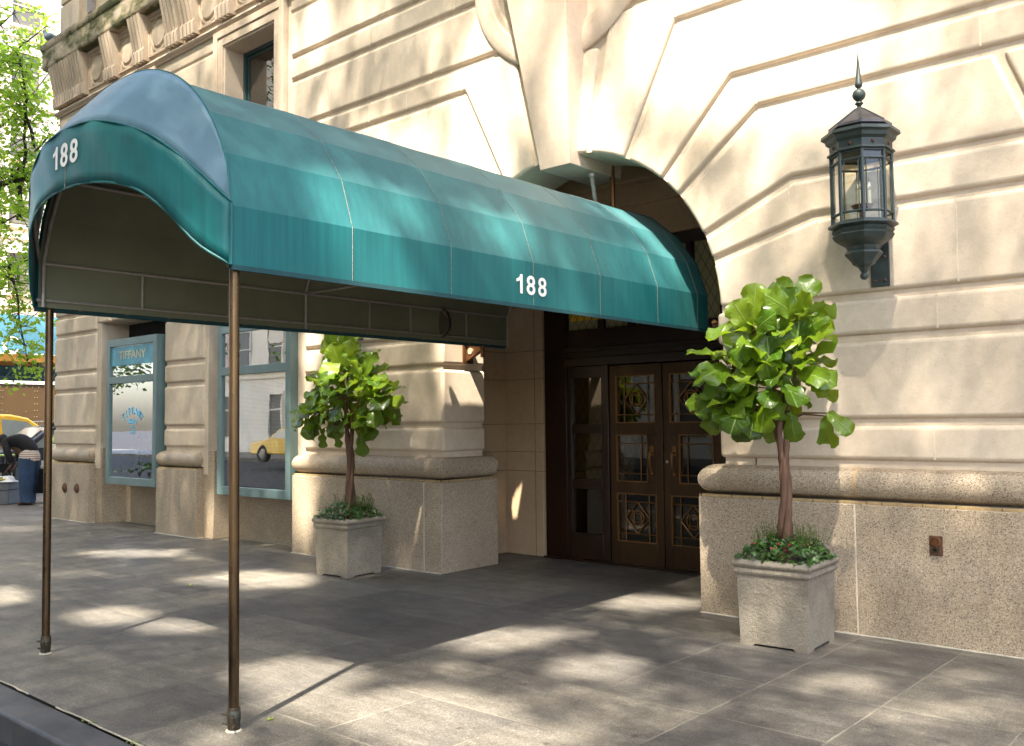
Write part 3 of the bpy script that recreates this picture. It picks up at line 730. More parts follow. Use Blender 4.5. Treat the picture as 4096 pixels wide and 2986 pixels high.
k_ = MB(); k_.lathe([(.001, -.01), (.014, -.008), (.017, 0), (.001, .001)], (-5.315, YD, 1.155), 14, axis='y'); k_.build('lock', 'tube', dr)
for a, b in ((-6.66, -6.14), (-4.58, -4.06)):
    p = MB()
    p.box(a, a+.05, YD+.01, YD+.08, 0.02, 2.235); p.box(b-.04, b, YD+.01, YD+.08, .02, 2.235)
    for z0, z1 in ((.022, .31), (.82, .93), (1.46, 1.565), (2.1, 2.235)): p.box(a+.05, b-.04, YD+.01, YD+.08, z0, z1)
    so = bp(p.build('side_panel', 'wood', bevel=.005))
    MB().box(a, b, YD+.045, YD+.05, .3, 2.15).build('pane', 'glass_door', so)
    MB().box(a+.02, b-.02, YD+.10, YD+.11, .93, 2.15).build('curtain', 'curtain', so)
# curtain strip seen through the left door
cr = MB()
for i in range(30):
    x0 = -6.02+.14*i/30; x1 = -6.02+.14*(i+1)/30
    cr.add([(x0, YD+.2+.012*math.sin(i*1.1), .9), (x1, YD+.2+.012*math.sin((i+1)*1.1), .9), (x1, YD+.2+.012*math.sin((i+1)*1.1), 2.15), (x0, YD+.2+.012*math.sin(i*1.1), 2.15)], [(0, 1, 2, 3)])
bp(cr.build('curtain', 'curtain'))

# --- shop display windows
def shop_window(x0, x1, z0=.655, zt=2.965):
    yf, yb = 6.86, 7.42; f = MB(); t = .105; tb = .115
    f.box(x0, x0+t, yf, yf+.06, z0, zt); f.box(x1-t, x1, yf, yf+.06, z0, zt)
    f.box(x0+t, x1-t, yf, yf+.06, z0, z0+tb); f.box(x0+t, x1-t, yf, yf+.06, zt-tb, zt); f.box(x0+t, x1-t, yf, yf+.06, 2.275, 2.385)
    f.box(x1-.02, x1, yf+.06, yb, z0, zt); f.box(x0, x0+.02, yf+.06, yb, z0, zt); f.box(x0+.02, x1-.02, yf+.06, yb, z0, z0+.03); f.box(x0+.02, x1-.02, yf+.3, yf+.32, z0+.03, z0+.10); f.box(x0+.02, x1-.02, yf+.06, yb, zt-.03, zt)
    fo = bp(f.build('display_window', 'teal_metal', bevel=.004))
    for a, b in ((z0+tb, 2.275), (2.385, zt-tb)):
        MB().add([(x0+t, yf+.03, a), (x1-t, yf+.03, a), (x1-t, yf+.03, b), (x0+t, yf+.03, b)], [(0, 1, 2, 3)]).build('pane', 'glass_shop', fo, smooth=0)
    return fo
W1 = shop_window(-14.80, -13.17, .675, 2.985); W2 = shop_window(-11.46, -9.76, .65, 2.965)
MB().box(-14.78, -13.19, 7.35, 7.42, .72, 2.95).build('back_panel', simple('cream_panel', (.55, .52, .42), .7), W1)
b = MB(); z = .78
while z < 2.27:
    b.add([(-11.35, 6.935, z), (-9.87, 6.935, z), (-9.87, 6.955, z+.014), (-11.35, 6.955, z+.014)], [(0, 1, 2, 3)]); z += .0175
for x in (-11.0, -10.2): b.box(x-.002, x+.002, 6.93, 6.934, .77, 2.27)
b.build('blind', 'blind', W2)
MB().box(-11.4, -9.8, 7.3, 7.4, .7, 2.95).build('back_panel', 'dark', W2)
# hanging sign in the upper pane and lettering on the glass
MB().box(-14.70, -13.27, 6.95, 6.96, 2.36, 2.88).build('sign_back', 'white_vinyl', W1)
sgn_ = MB().box(-14.685, -13.285, 6.884, 6.889, 2.56, 2.862); so = sgn_.build('sign_board', simple('turquoise_sign', (.06, .25, .33), .4, scale=6, var=.3), W1)
def letters(txt, size, cx, y, cz, mat, parent, arcr=None, sx=1.0, offset=0.0, name='lettering'):
    mb = MB()
    if arcr is None:
        vs, fs = text_geo(txt, size, .002, offset); mb.add([(cx+v[0]*sx, y-v[2], cz+v[1]) for v in vs], fs)
    else:
        n = len(txt)
        for i, ch in enumerate(txt):
            a = (i-(n-1)/2)*arcr[1]; vs, fs = text_geo(ch, size, .002, offset)
            ca, sa = math.cos(-a), math.sin(-a)
            mb.add([(cx+arcr[0]*math.sin(a)+v[0]*sx*ca-v[1]*sa, y-v[2], cz+arcr[0]*(math.cos(a)-1)+v[0]*sx*sa+v[1]*ca) for v in vs], fs)
    return mb.build(name, mat, parent, smooth=0)
letters('TIFFANY', .18, -13.98, 6.880, 2.715, simple('gilt_lettering', (.62, .52, .30), .5), W1, sx=1.25)
letters('TIFFANY', .155, -13.96, 6.884, 1.83, 'sign_blue', W1, arcr=(.46, .225), sx=.95, offset=.002)
letters('NAILS', .115, -13.96, 6.884, 1.665, 'sign_blue', W1, sx=.95, offset=.001)
letters('SINCE', .05, -13.95, 6.884, 1.575, 'sign_blue', W1)
letters('1989', .085, -13.95, 6.884, 1.50, 'sign_blue', W1, sx=.9)
# dark reveals above the windows
rv = MB()
for a, b in ((-15.25, -13.07), (-11.90, -9.6)): rv.box(a, b, 7.45, 7.6, .9, 3.4)
bp(rv.build('window_recess', 'dark'))

# --- upper windows
def upper_window(xc):
    c = MB()
    for d, w_, t in ((.855, .10, .06), (.76, .035, .035), (.73, .10, .045)):
        y0 = YK-t-.02
        c.box(xc-d, xc-d+w_, y0, 7.02, 4.5, 7.19-(.855-d)); c.box(xc+d-w_, xc+d, y0, 7.02, 4.5, 7.19-(.855-d)); c.box(xc-d+w_, xc+d-w_, y0, 7.02, 7.19-(.855-d)-w_, 7.19-(.855-d))
    c.box(xc-.64, xc-.60, YK-.04, 7.6, 4.5, 6.97); c.box(xc+.60, xc+.64, YK-.04, 7.6, 4.5, 6.97); c.box(xc-.60, xc+.60, YK-.04, 7.6, 6.935, 6.97)
    c.box(xc-.9, xc+.9, YK-.10, 7.1, 4.45, 4.53)
    bp(c.build('window_casing', 'limestone_carved', bevel=.006))
    f = MB(); fr(f, xc-.60, xc+.60, 4.53, 6.935, .05, 7.24, 7.32)
    fr(f, xc-.53, xc+.53, 5.7, 6.87, .03, 7.27, 7.30); fr(f, xc-.53, xc+.53, 4.6, 5.7, .03, 7.26, 7.29)
    fo = bp(f.build('window', 'teal_dark', bevel=.003))
    MB().box(xc-.56, xc+.56, 7.285, 7.29, 4.55, 6.9).build('pane', 'glass_upper', fo)
    MB().box(xc-.6, xc+.6, 7.5, 7.52, 4.5, 6.97).build('shade', 'dark', fo)
upper_window(-10.86); upper_window(-14.28)

# --- string course, frieze, consoles, cornice
scs = MB(); pth = [(XLB, 26), (XLB, YL), (XR, YL)]
scs.sweep(pth, [(-.05, 7.19), (.015, 7.19), (.02, 7.215), (.05, 7.225), (.062, 7.25), (.05, 7.275), (.02, 7.285), (.012, 7.31), (-.05, 7.31)])
bp(scs.build('string_course', 'limestone_carved', smooth=50))
fz = MB(); fz.box(XLB, XR, YL, 7.2, 7.29, 8.10); fz.box(XLB, -16.7, 7.2, 26, 7.29, 8.10)
fz.box(XLB-.01, XR, YL-.04, YL+.01, 8.00, 8.07)
bp(fz.build('frieze', 'limestone_carved'))
cn = MB(); cn.sweep(pth, [(-.05, 8.06), (.19, 8.06), (.21, 8.08), (.215, 8.12), (.215, 8.40), (.235, 8.42), (.25, 8.48), (.25, 8.52), (.20, 8.56), (-.05, 8.60)])
bp(cn.build('cornice', ['mossy'], smooth=40))
for x in (-16.82, -16.40, -15.98, -14.83, -13.83, -12.80, -12.33, -11.38, -10.4, -9.4, -8.4, -7.4):
    c = MB(); wd = .40 if x > -16 else .40
    # scroll-ended console: profile in y-z with fluted front
    for j, (dx, dd) in enumerate(((-.155, .0), (-.052, .0), (.052, .0), (.155, .0))):
        w_ = .034
        prof = [(YL+.02, 7.33), (YL-.11, 7.33), (YL-.125, 7.50), (YL-.095, 7.54), (YL-.21, 8.05), (YL+.02, 8.05)]
        c.prism(prof, x+dx-w_, x+dx+w_, plane='yz')
    prof = [(YL+.02, 7.36), (YL-.045, 7.36), (YL-.06, 7.52), (YL-.15, 8.05), (YL+.02, 8.05)]
    c.prism(prof, x-.190, x+.190, plane='yz')
    bp(c.build('console', 'limestone_carved', smooth=20))
for x in (-15.42, -14.33, -13.31, -11.86, -10.89, -9.9, -8.9):
    d = MB(); fr(d, x-.34, x+.34, 7.38, 7.99, .035, YL-.03, YL+.01)
    d.lathe([(.30, .02), (.30, -.012), (.28, -.03), (.25, -.03), (.245, -.005)], (x, YL, 7.69), 32, axis='y', cap=False)
    d.lathe([(.22, .01), (.22, -.02), (.20, -.045), (.001, -.05)], (x, YL, 7.69), 32, axis='y', cap=False)
    bp(d.build('frieze_disc', 'limestone_carved', smooth=40))
up_ = MB(); up_.box(-16.95, XR, 6.98, 7.4, 8.58, 22); up_.box(-16.95, -16.3, 7.4, 26, 8.58, 22)
for i in range(7): up_.box(-16.97, -16.2, 6.93, 6.985, 8.62+i*.64, 9.22+i*.64)
bp(up_.build('upper_wall', 'limestone', bevel=.01))
sh = MB()
for xc in (-15.6, -14.7): sh.box(xc-.2, xc-.05, 6.90, 6.972, 8.75, 12)
bp(sh.build('shutter', simple('grey_shutter', (.30, .27, .25), .8)))
br_ = MB(); br_.box(-14.4, XR, 6.955, 6.99, 8.62, 22); bp(br_.build('brick_wall', simple('red_brick', (.40, .12, .06), .9, scale=14, var=.3)))

# --- small fittings
for x, z in ((-16.32, .545), (-15.85, .555)):
    c = MB(); c.lathe([(.001, -.035), (.05, -.034), (.055, -.02), (.075, -.018), (.085, 0), (.085, .01)], (x, YG, z), 20, axis='y'); c.lathe([(.001, -.05), (.018, -.048), (.02, -.03)], (x, YG, z), 6, axis='y')
    bp(c.build('pipe_cap', 'rust'))
tp = thing('wall_tap', 'small recessed copper tap plate on the granite right of the right planter', 'tap', (-2.085, YG, .70))
c = MB(); c.box(-.045, .045, -.006, .002, -.07, .07); c.build('plate', 'rust', tp, bevel=.003)
c = MB(); c.lathe([(.036, 0), (.036, -.012), (.028, -.014), (.026, -.005), (.001, -.004)], (0, -.005, .03), 20, axis='y'); c.lathe([(.010, 0), (.010, -.014), (.001, -.015)], (0, -.008, .03), 12, axis='y'); c.build('valve', 'bracket', tp)
c = MB(); c.lathe([(.022, 0), (.022, -.03), (.013, -.03), (.013, -.006), (.001, -.006)], (0, -.005, -.025), 16, axis='y'); c.build('spout', 'patina', tp)

# ================================================================== CANOPY
K = thing('entrance_canopy', 'long teal fabric entrance canopy numbered 188 on two brass poles', 'canopy', (-5.6, 2.7, 0))
KP = Matrix.Translation((5.6, -2.7, 0))
def kp(o): o.parent = K; o.matrix_parent_inverse = KP; return o
KX = -5.6; HW = 1.28
SEC = [(1.28, 2.45), (1.28, 2.77), (1.175, 3.08), (.972, 3.36), (.68, 3.60), (.35, 3.735), (0, 3.775)]
SECF = [(KX+a, z) for a, z in SEC] + [(KX-a, z) for a, z in reversed(SEC[:-1])]
Y0, Y1 = 2.665, 7.70
SEAMS = [3.475, 4.305, 5.155, 5.99, 6.84, 7.52]
def sec_at(u):           # height of the main hoop at u=-1..1 (above the valance)
    a = abs(u)*HW; pts = SEC[1:]
    for (a1, z1), (a0, z0) in zip(pts[:-1], pts[1:]):
        if a0 <= a <= a1: return z0+(z1-z0)*(a-a0)/(a1-a0)
    return 2.77
def tab(T, u):
    u = abs(u)
    for (a, x), (b, y) in zip(T[:-1], T[1:]):
        if a <= u <= b:
            i = T.index((a, x)); p0 = T[i-1] if i > 0 else (-b, y); p3 = T[i+2] if i+2 < len(T) else (2*b-a, 2*y-x)
            h = b-a; t = (u-a)/h; m0 = (y-p0[1])/(b-p0[0])*h; m1 = (p3[1]-x)/(p3[0]-a)*h
            return (2*t**3-3*t*t+1)*x+(t**3-2*t*t+t)*m0+(3*t*t-2*t**3)*y+(t**3-t*t)*m1
    return T[-1][1]
ZT = [(0, 3.385), (.3, 3.355), (.6, 3.225), (.8, 3.045), (1, 2.79)]
ZB = [(0, 3.025), (.3, 2.998), (.55, 2.915), (.72, 2.765), (.86, 2.575), (1, 2.45)]
def yfr(u): return Y0 - .33*(1-abs(u)**2.4)
def canopy_shell(off, name, mat, thick):
    # off: inward offset
    mb = MB()
    def so(p): # offset a section point toward the middle
        dx, dz = KX-p[0], 2.75-p[1]
        if p[1] <= 2.80: return (p[0]+math.copysign(off, dx), p[1])
        l_ = math.hypot(dx, dz) or 1; return (p[0]+dx/l_*off, p[1]+dz/l_*off)
    sec = [so(p) for p in SECF]; n = len(sec)
    ys = [Y0]+[y for s_ in zip([Y0]+SEAMS, SEAMS+[Y1]) for y in (s_[0]+(s_[1]-s_[0])/3, s_[0]+2*(s_[1]-s_[0])/3, s_[1])]
    vs = []
    for y in ys:
        # cloth sags very slightly between seams
        d = min(abs(y-q) for q in [Y0]+SEAMS+[Y1]); sg = .004*min(1, d/.25)
        for (x, z) in sec:
            l_ = math.hypot(KX-x, 2.9-z) or 1
            f = 0 if z < 2.5 else sg
            vs.append((x+(KX-x)/l_*f, y, z+(2.9-z)/l_*f))
    mb.add(vs, [(i*n+j, i*n+j+1, (i+1)*n+j+1, (i+1)*n+j) for i in range(len(ys)-1) for j in range(n-1)])
    return mb, sec
mb, _ = canopy_shell(0, '', '', 0)
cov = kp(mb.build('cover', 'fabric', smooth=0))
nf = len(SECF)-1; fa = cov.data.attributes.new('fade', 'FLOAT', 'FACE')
fa.data.foreach_set('value', [(0, .22, .42, .66, .85, 1)[min(i % nf, nf-1-i % nf)] for i in range(len(cov.data.polygons))])  # one colour step per facet, standing in for its shading
md = cov.modifiers.new('Thickness', 'SOLIDIFY'); md.thickness = .006; md.offset = 0
# nose: cap + bowed valance
N = 48; nose = MB(); S = 8
us = [-1+2*i/N for i in range(N+1)]
vs = []
for i, u in enumerate(us):
    x = KX+u*HW; f = Vector((x, yfr(u), tab(ZT, u))); h = Vector((x, Y0, 2.77+1.012*(1-abs(u)**2.25)**.60 if abs(u) < 1 else 2.77))
    for s in range(S+1):
        t = s/S; p = f.lerp(h, t); p.z += .012*math.sin(PI*t)*(1-abs(u)**3); vs.append(p)
nose.add(vs, [(i*(S+1)+s, (i+1)*(S+1)+s, (i+1)*(S+1)+s+1, i*(S+1)+s+1) for i in range(N) for s in range(S)])
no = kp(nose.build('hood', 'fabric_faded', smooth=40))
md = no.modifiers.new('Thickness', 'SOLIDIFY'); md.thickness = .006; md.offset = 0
val = MB(); vs = []; V = 5
for u in us:
    x = KX+u*HW; zt, zb = tab(ZT, u), tab(ZB, u)
    for s in range(V+1): vs.append((x, yfr(u)+.006*math.sin(u*23+s), zb+(zt-zb)*s/V))
val.add(vs, [(i*(V+1)+s, (i+1)*(V+1)+s, (i+1)*(V+1)+s+1, i*(V+1)+s+1) for i in range(N) for s in range(V)])
vo = kp(val.build('valance', 'fabric', smooth=50))
md = vo.modifiers.new('Thickness', 'SOLIDIFY'); md.thickness = .006; md.offset = 0
# piping along the edges of the nose
pp = MB()
pp.ring([(KX+u*(HW+.001), yfr(u)-.003, tab(ZT, u)) for u in us], .006, 6); pp.ring([(KX+u*HW, yfr(u), tab(ZB, u)) for u in us], .007, 6)
pp.ring([(KX+u*HW, Y0, 2.772+1.012*(max(0, 1-abs(u)**2.25))**.60) for u in us], .005, 6)
for s in (-1, 1): pp.tube((KX+s*HW, Y0-.004, 2.45), (KX+s*HW, Y0-.004, 2.78), .011, 8)
kp(pp.build('edge_piping', 'fabric'))
hm = MB()
for s in (-1, 1):
    hm.box(KX+s*HW-.012, KX+s*HW+.006, Y0, Y1, 2.425, 2.452)
hm.ring([(x, Y1, z) for x, z in SECF], .012, 6)
kp(hm.build('hem', 'hem'))
sm = MB()
for y in SEAMS:
    pts = [(KX+(x-KX)*1.003, y, z+.003) for x, z in SECF]
    # straight seams that run a little in front at the crown, as the panels are sewn
    sm.ring(pts, .0018, 5)
sm.tube((KX, yfr(0)-.006, 3.025), (KX, yfr(0)-.006, 3.385), .002, 5)
kp(sm.build('seam', 'seam'))
# lining
mb, sec_in = canopy_shell(.055, '', '', 0)
lin = mb
vs = []
for i, u in enumerate(us):
    x = KX+u*(HW-.05); f = Vector((x, yfr(u)+.03, tab(ZT, u)-.03)); h = Vector((x, Y0+.0, sec_at(u)-.05)); vs += [f, h]
kp(lin.build('lining', 'lining', smooth=12))
# tubes
tb = MB()
for y in (Y0+.03, 4.95, Y1-.03):
    tb.ring([(KX+(x-KX)*.945, y, z-.055 if z > 2.8 else z) for x, z in SECF], .014, 8)
for s in (-1, 1):
    X_ = KX+s*1.215
    tb.tube((X_, Y0+.02, 2.765), (X_, Y1-.03, 2.775), .014, 8); tb.tube((X_, Y0+.0, 2.50), (X_, Y1-.02, 2.505), .010, 8)
    tb.tube((KX+s*.90, Y0+.02, 3.30), (KX+s*.90, Y1-.03, 3.31), .013, 8)
    for y in (3.43, 4.18, 4.95, 5.69, 6.22, 7.02): tb.tube((X_, y, 2.50), (X_, y, 2.765), .012, 8)
    tb.tube((KX+s*1.255, Y0, 2.5), (X_, Y0, 2.5), .014, 8)
tb.tube((KX-1.215, 4.95, 2.77), (KX+1.215, 4.95, 2.77), .013, 8)
tb.tube((KX, Y0, 3.70), (KX, Y1, 3.71), .013, 8)
tb.ring([(KX+u*(HW-.02), yfr(u)+.02, tab(ZT, u)-.012) for u in us], .013, 8)
kp(tb.build('frame', 'tube'))
hg = MB(); hg.tube((-5.30, 7.30, 3.74), (-5.24, 7.16, 3.99), .022, 10); hg.tube((-5.24, 7.16, 3.97), (-5.24, 7.16, 4.0), .032, 10); kp(hg.build('hanger', 'tube'))
hg = MB(); hg.tube((-5.27, 7.55, 3.70), (-5.27, 7.55, 4.36), .026, 10); kp(hg.build('hanger', 'bracket'))
# lacing
lc = MB(); rr = random.Random(3)
for s in (-1, 1):
    X_ = KX+s*1.215; y = 2.95
    while y < 7.5:
        lc.ring([(X_, y, 2.51), (X_+s*.035, y+.01, 2.45), (X_+s*.04, y+.03, 2.447), (X_+s*.0, y+.10+rr.uniform(0, .03), 2.49)], .0028, 5)
        lc.ball((X_+s*.03, y+.015, 2.455), .009, 6); y += .345+rr.uniform(-.03, .03)
kp(lc.build('lacing', 'rope'))
# inner hem flap, scalloped by the lacing, on both sides
for s in (-1, 1):
    fl_ = MB(); vs = []; n = 120
    for i in range(n+1):
        y = Y0+(Y1-Y0)*i/n; z = 2.458+.018*abs(math.sin((y-2.95)*PI/.345)); vs += [(KX+s*1.262, y, 2.43), (KX+s*1.235, y, z+.012)]
    fl_.add(vs, [(2*i, 2*i+2, 2*i+3, 2*i+1) for i in range(n)]); kp(fl_.build('hem_flap', 'hem'))
# poles
for X_, lean in ((KX+1.245, (0.03, -.02)), (KX-1.245, (.0, .0))):
    p = MB(); bx_ = -4.352 if X_ > KX else -6.845; tx = X_-.0; y_ = 2.715 if X_ > KX else 2.765
    if X_ > KX: bx_ = -4.353; tx = -4.375
    else: tx = -6.872
    p.tube((bx_, y_, .02), (tx, y_, 2.47), .0275, 20)
    po = kp(p.build('pole', 'brass', smooth=60))
    c = MB(); c.lathe([(.031, 0), (.033, .01), (.033, .045), (.0355, .05), (.0355, .09), (.033, .095), (.033, .112), (.029, .115)], (bx_, y_, .008), 20)
    c.lathe([(.030, 0), (.030, .05)], (tx, y_, 2.44), 16)
    c.build('collar', 'patina', po)
    c = MB()
    for z, a in ((.035, -2.6), (.035, -.6), (.085, -2.5), (.085, -.7)):
        d = Vector((math.cos(a), math.sin(a), 0)); q = Vector((bx_, y_, z))
        c.tube(q+d*.03, q+d*.044, .009, 8); c.tube(q+d*.044, q+d*.064, .006, 6)
    c.build('bolt', 'patina', po)
    c = MB(); c.lathe([(.044, 0), (.042, .006), (.034, .009)], (bx_, y_, .001), 14); c.build('base_sealant', 'sealant', po)
# numbers
def digits(put):
    """188, each digit .14 m tall; put(a, h, t) places a point (along, up, out)"""
    mb = MB(); vs, fs = text_geo('8', .2, .0012, .0028)
    x0, x1 = min(v[0] for v in vs), max(v[0] for v in vs); y0, y1 = min(v[1] for v in vs), max(v[1] for v in vs)
    for c in (.0, .130): mb.add([put(c+((v[0]-x0)/(x1-x0)-.5)*.096, ((v[1]-y0)/(y1-y0)-.5)*.142, v[2]) for v in vs], fs)
    one = [(.012, -.07), (.038, -.07), (.038, .07), (.018, .07), (.008, .052), (-.008, .040), (-.028, .034), (-.028, .012), (-.008, .017), (.012, .026)]
    n = len(one); mb.add([put(-.128+p[0]-.005, p[1], t) for t in (-.0012, .0012) for p in one], [list(range(n)), list(range(2*n-1, n-1, -1))]+[(i, (i+1) % n, n+(i+1) % n, n+i) for i in range(n)])
    return mb.build('house_number', 'white_vinyl', smooth=0)
kp(digits(lambda a, h, t: (-5.605+a, yfr((-5.605+a-KX)/HW)-.012-t, 3.227+h)))
kp(digits(lambda a, h, t: (KX+HW+.007+t, 5.124+a, 2.597+h)))
# wedge brackets on the jambs
for s in (-1, 1):
    xw = CX-1.655 if s < 0 else CX+1.655; d = 1 if s < 0 else -1; xe = xw+d*.235
    b = MB(); pl = [(xw, 2.265), (xw, 2.46), (xe, 2.46), (xe, 2.385)]
    b.prism(pl, 7.30, 7.36); b.box(min(xw, xe), max(xw, xe), 7.27, 7.39, 2.455, 2.47); b.box(min(xw, xw+d*.02), max(xw, xw+d*.02), 7.25, 7.41, 2.25, 2.465)
    b.tube((xe, 7.33, 2.31), (xe, 7.33, 2.49), .022, 12)
    bo = kp(b.build('bracket', 'bracket', bevel=.002))
    r_ = MB(); xc = xw+d*.085
    r_.lathe([(.036, 0), (.036, -.012), (.030, -.014), (.027, -.006), (.001, -.006)], (xc, 7.30, 2.385), 20, axis='y'); r_.ball((xc, 7.292, 2.385), .008, 8)
    for i in range(8):
        a = 2*PI*i/8; r_.tube((xc+.008*math.cos(a), 7.293, 2.385+.008*math.sin(a)), (xc+.026*math.cos(a), 7.292, 2.385+.026*math.sin(a)), .0025, 5, r2=.005)
    r_.build('rosette', 'rosette', bo)

# convex mirror hung on the far rail
mr = thing('convex_mirror', 'round convex security mirror hanging from the far rail under the canopy', 'mirror', (-6.80, 6.66, 2.63))
T = Matrix.Rotation(R(-66), 4, 'Z')
c = MB(); c.lathe([(.145, 0), (.156, -.01), (.152, -.02), (.145, -.012)], (0, 0, 0), 32, axis='y', cap=False); c.lathe([(.15, .0), (.10, .04), (.02, .055), (.001, .055)], (0, 0, 0), 32, axis='y', cap=False)
o = c.build('mirror_frame', 'black_plastic', mr); o.rotation_euler = (0, 0, R(-16))
c = MB(); c.lathe([(.147, -.012), (.12, -.026), (.08, -.038), (.04, -.045), (.001, -.047)], (0, 0, 0), 32, axis='y', cap=False); o = c.build('mirror_glass', 'mirror', mr, smooth=60); o.rotation_euler = (0, 0, R(-16))
c = MB(); c.ring([(0, .05, 0), (-.01, .03, .14), (-.01, .0, .15)], .006, 6); c.build('mirror_arm', 'tube', mr)

# ================================================================== LANTERNS
def lantern(loc, label):
    T = thing('wall_lantern', label, 'lantern', loc, 0, 'wall lanterns flanking the arch')
    rot = PI/8; ap = 1/math.cos(PI/8)
    Z = lambda y: (4.26-(y-80)*.00113)-2.58         # sketch units -> local height
    a = MB(); a.lathe([(.001, Z(80)), (.024, Z(285)), (.030, Z(292)), (.026, Z(308)), (.014, Z(318)), (.014, Z(325))], (0, 0, 0), 8)
    a.ball((0, 0, Z(362)), .047, 20)
    a.lathe([(.014, Z(400)), (.026, Z(412)), (.030, Z(420)), (.017, Z(430)), (.014, Z(440)), (.030, Z(452)), (.040, Z(462)), (.045, Z(470))], (0, 0, 0), 20)
    a.build('finial', 'verdigris', T, smooth=50)
    a = MB(); a.lathe([(.04, Z(462)), (.215, Z(575)), (.220, Z(592)), (.19, Z(597)), (.195, Z(640))], (0, 0, 0), 8, rot=rot)
    for i in range(8):
        q = 2*PI*i/8+rot; a.tube((.04*math.cos(q), .04*math.sin(q), Z(460)), (.215*math.cos(q), .215*math.sin(q), Z(573)), .006, 6)
    a.build('roof', 'roofgrey', T, smooth=20)
    a = MB(); a.lathe([(.20, Z(612)), (.268, Z(620)), (.272, Z(640)), (.245, Z(652)), (.238, Z(675)), (.215, Z(690)), (.212, Z(735)), (.232, Z(742)), (.232, Z(752)), (.205, Z(758)), (.18, Z(758))], (0, 0, 0), 8, rot=rot)
    a.build('crown_moulding', 'verdigris', T, smooth=20)
    a = MB()
    for i in range(8):
        q = 2*PI*i/8
        a.lathe([(.014, 0), (.014, .006), (.001, .007)], (.196*math.cos(q), .196*math.sin(q), Z(712)), 8)
        a.ball((.198*math.cos(q), .198*math.sin(q), Z(712)), .014, 8)
    a.build('rosette', 'rust', T)
    zt, zb = Z(755), Z(1205); z1, z2 = Z(812), Z(1142)
    a = MB(); rc = .205
    for i in range(8):
        q = 2*PI*i/8+rot; q2 = q+2*PI/8
        p = Vector((rc*math.cos(q), rc*math.sin(q), 0)); p2 = Vector((rc*math.cos(q2), rc*math.sin(q2), 0))
        a.tube(p+Vector((0, 0, zb)), p+Vector((0, 0, zt)), .0125, 6)
        for z in (zb+.008, z2, z1, zt-.008): a.tube(p+Vector((0, 0, z)), p2+Vector((0, 0, z)), .009, 6)
        d = (p2-p).normalized()
        for t in (.028, (p2-p).length-.028): a.tube(p+d*t+Vector((0, 0, z2)), p+d*t+Vector((0, 0, z1)), .004, 5)
    a.build('cage', 'verdigris', T)
    g = MB()
    for i in range(8):
        q = 2*PI*i/8+rot; q2 = q+2*PI/8; r_ = .199
        g.add([(r_*math.cos(q), r_*math.sin(q), zb), (r_*math.cos(q2), r_*math.sin(q2), zb), (r_*math.cos(q2), r_*math.sin(q2), zt), (r_*math.cos(q), r_*math.sin(q), zt)], [(0, 1, 2, 3)])
    g.build('pane', 'glass_lamp', T, smooth=0)
    a = MB(); a.lathe([(.16, Z(1200)), (.236, Z(1203)), (.240, Z(1218)), (.205, Z(1232)), (.215, Z(1245)), (.200, Z(1262)), (.212, Z(1275)), (.196, Z(1300)), (.175, Z(1315)), (.120, Z(1345)), (.108, Z(1365)), (.126, Z(1380)), (.130, Z(1392)), (.118, Z(1405)), (.085, Z(1440)), (.075, Z(1458)), (.040, Z(1478)), (.026, Z(1500)), (.020, Z(1508))], (0, 0, 0), 8, rot=rot)
    a.build('base_moulding', 'verdigris', T, smooth=25)
    a = MB(); a.ball((0, 0, Z(1530)), .030, 16); a.build('pendant', 'verdigris', T)
    b = MB(); yw = YL-loc[1]
    b.box(-.075, .062, yw-.016, yw-.001, 0.0, .42)
    for x, z in ((-.045, .045), (.03, .045), (-.045, .22), (.03, .22)): b.ball((x, yw-.018, z), .013, 8, m=1)
    b.ring([(0, yw-.01, .30), (0, yw-.12, .30), (0, yw-.24, .42)], .022, 8); b.tube((0, yw-.01, 1.05), (0, .15, 1.05), .018, 8)
    b.build('wall_plate', ['verdigris', 'rust'], T, bevel=.002)
    c = MB(); c.lathe([(.02, Z(1205)), (.02, Z(1120)), (.05, Z(1110)), (.075, Z(1085)), (.078, Z(1078)), (.02, Z(1084))], (0, 0, 0), 24); c.build('bulb_holder', 'bracket', T)
    for i in range(3):
        q = 2*PI*i/3+.4; x, y = .048*math.cos(q), .048*math.sin(q)
        c = MB(); c.tube((x, y, Z(1085)), (x, y, Z(985)), .0145, 12); co = c.build('candle', 'candle', T)
        c = MB(); c.lathe([(.010, Z(985)), (.016, Z(970)), (.019, Z(955)), (.015, Z(930)), (.006, Z(912)), (.001, Z(900))], (x, y, 0), 12); c.build('bulb', 'bulb', co)
    return T
lantern((-2.43, 6.6, 2.58), 'octagonal dark green wall lantern above the right potted fig')
lantern((-8.50, 6.6, 2.58), 'matching wall lantern mostly hidden behind the canopy, only its finial tip and wall plate show')

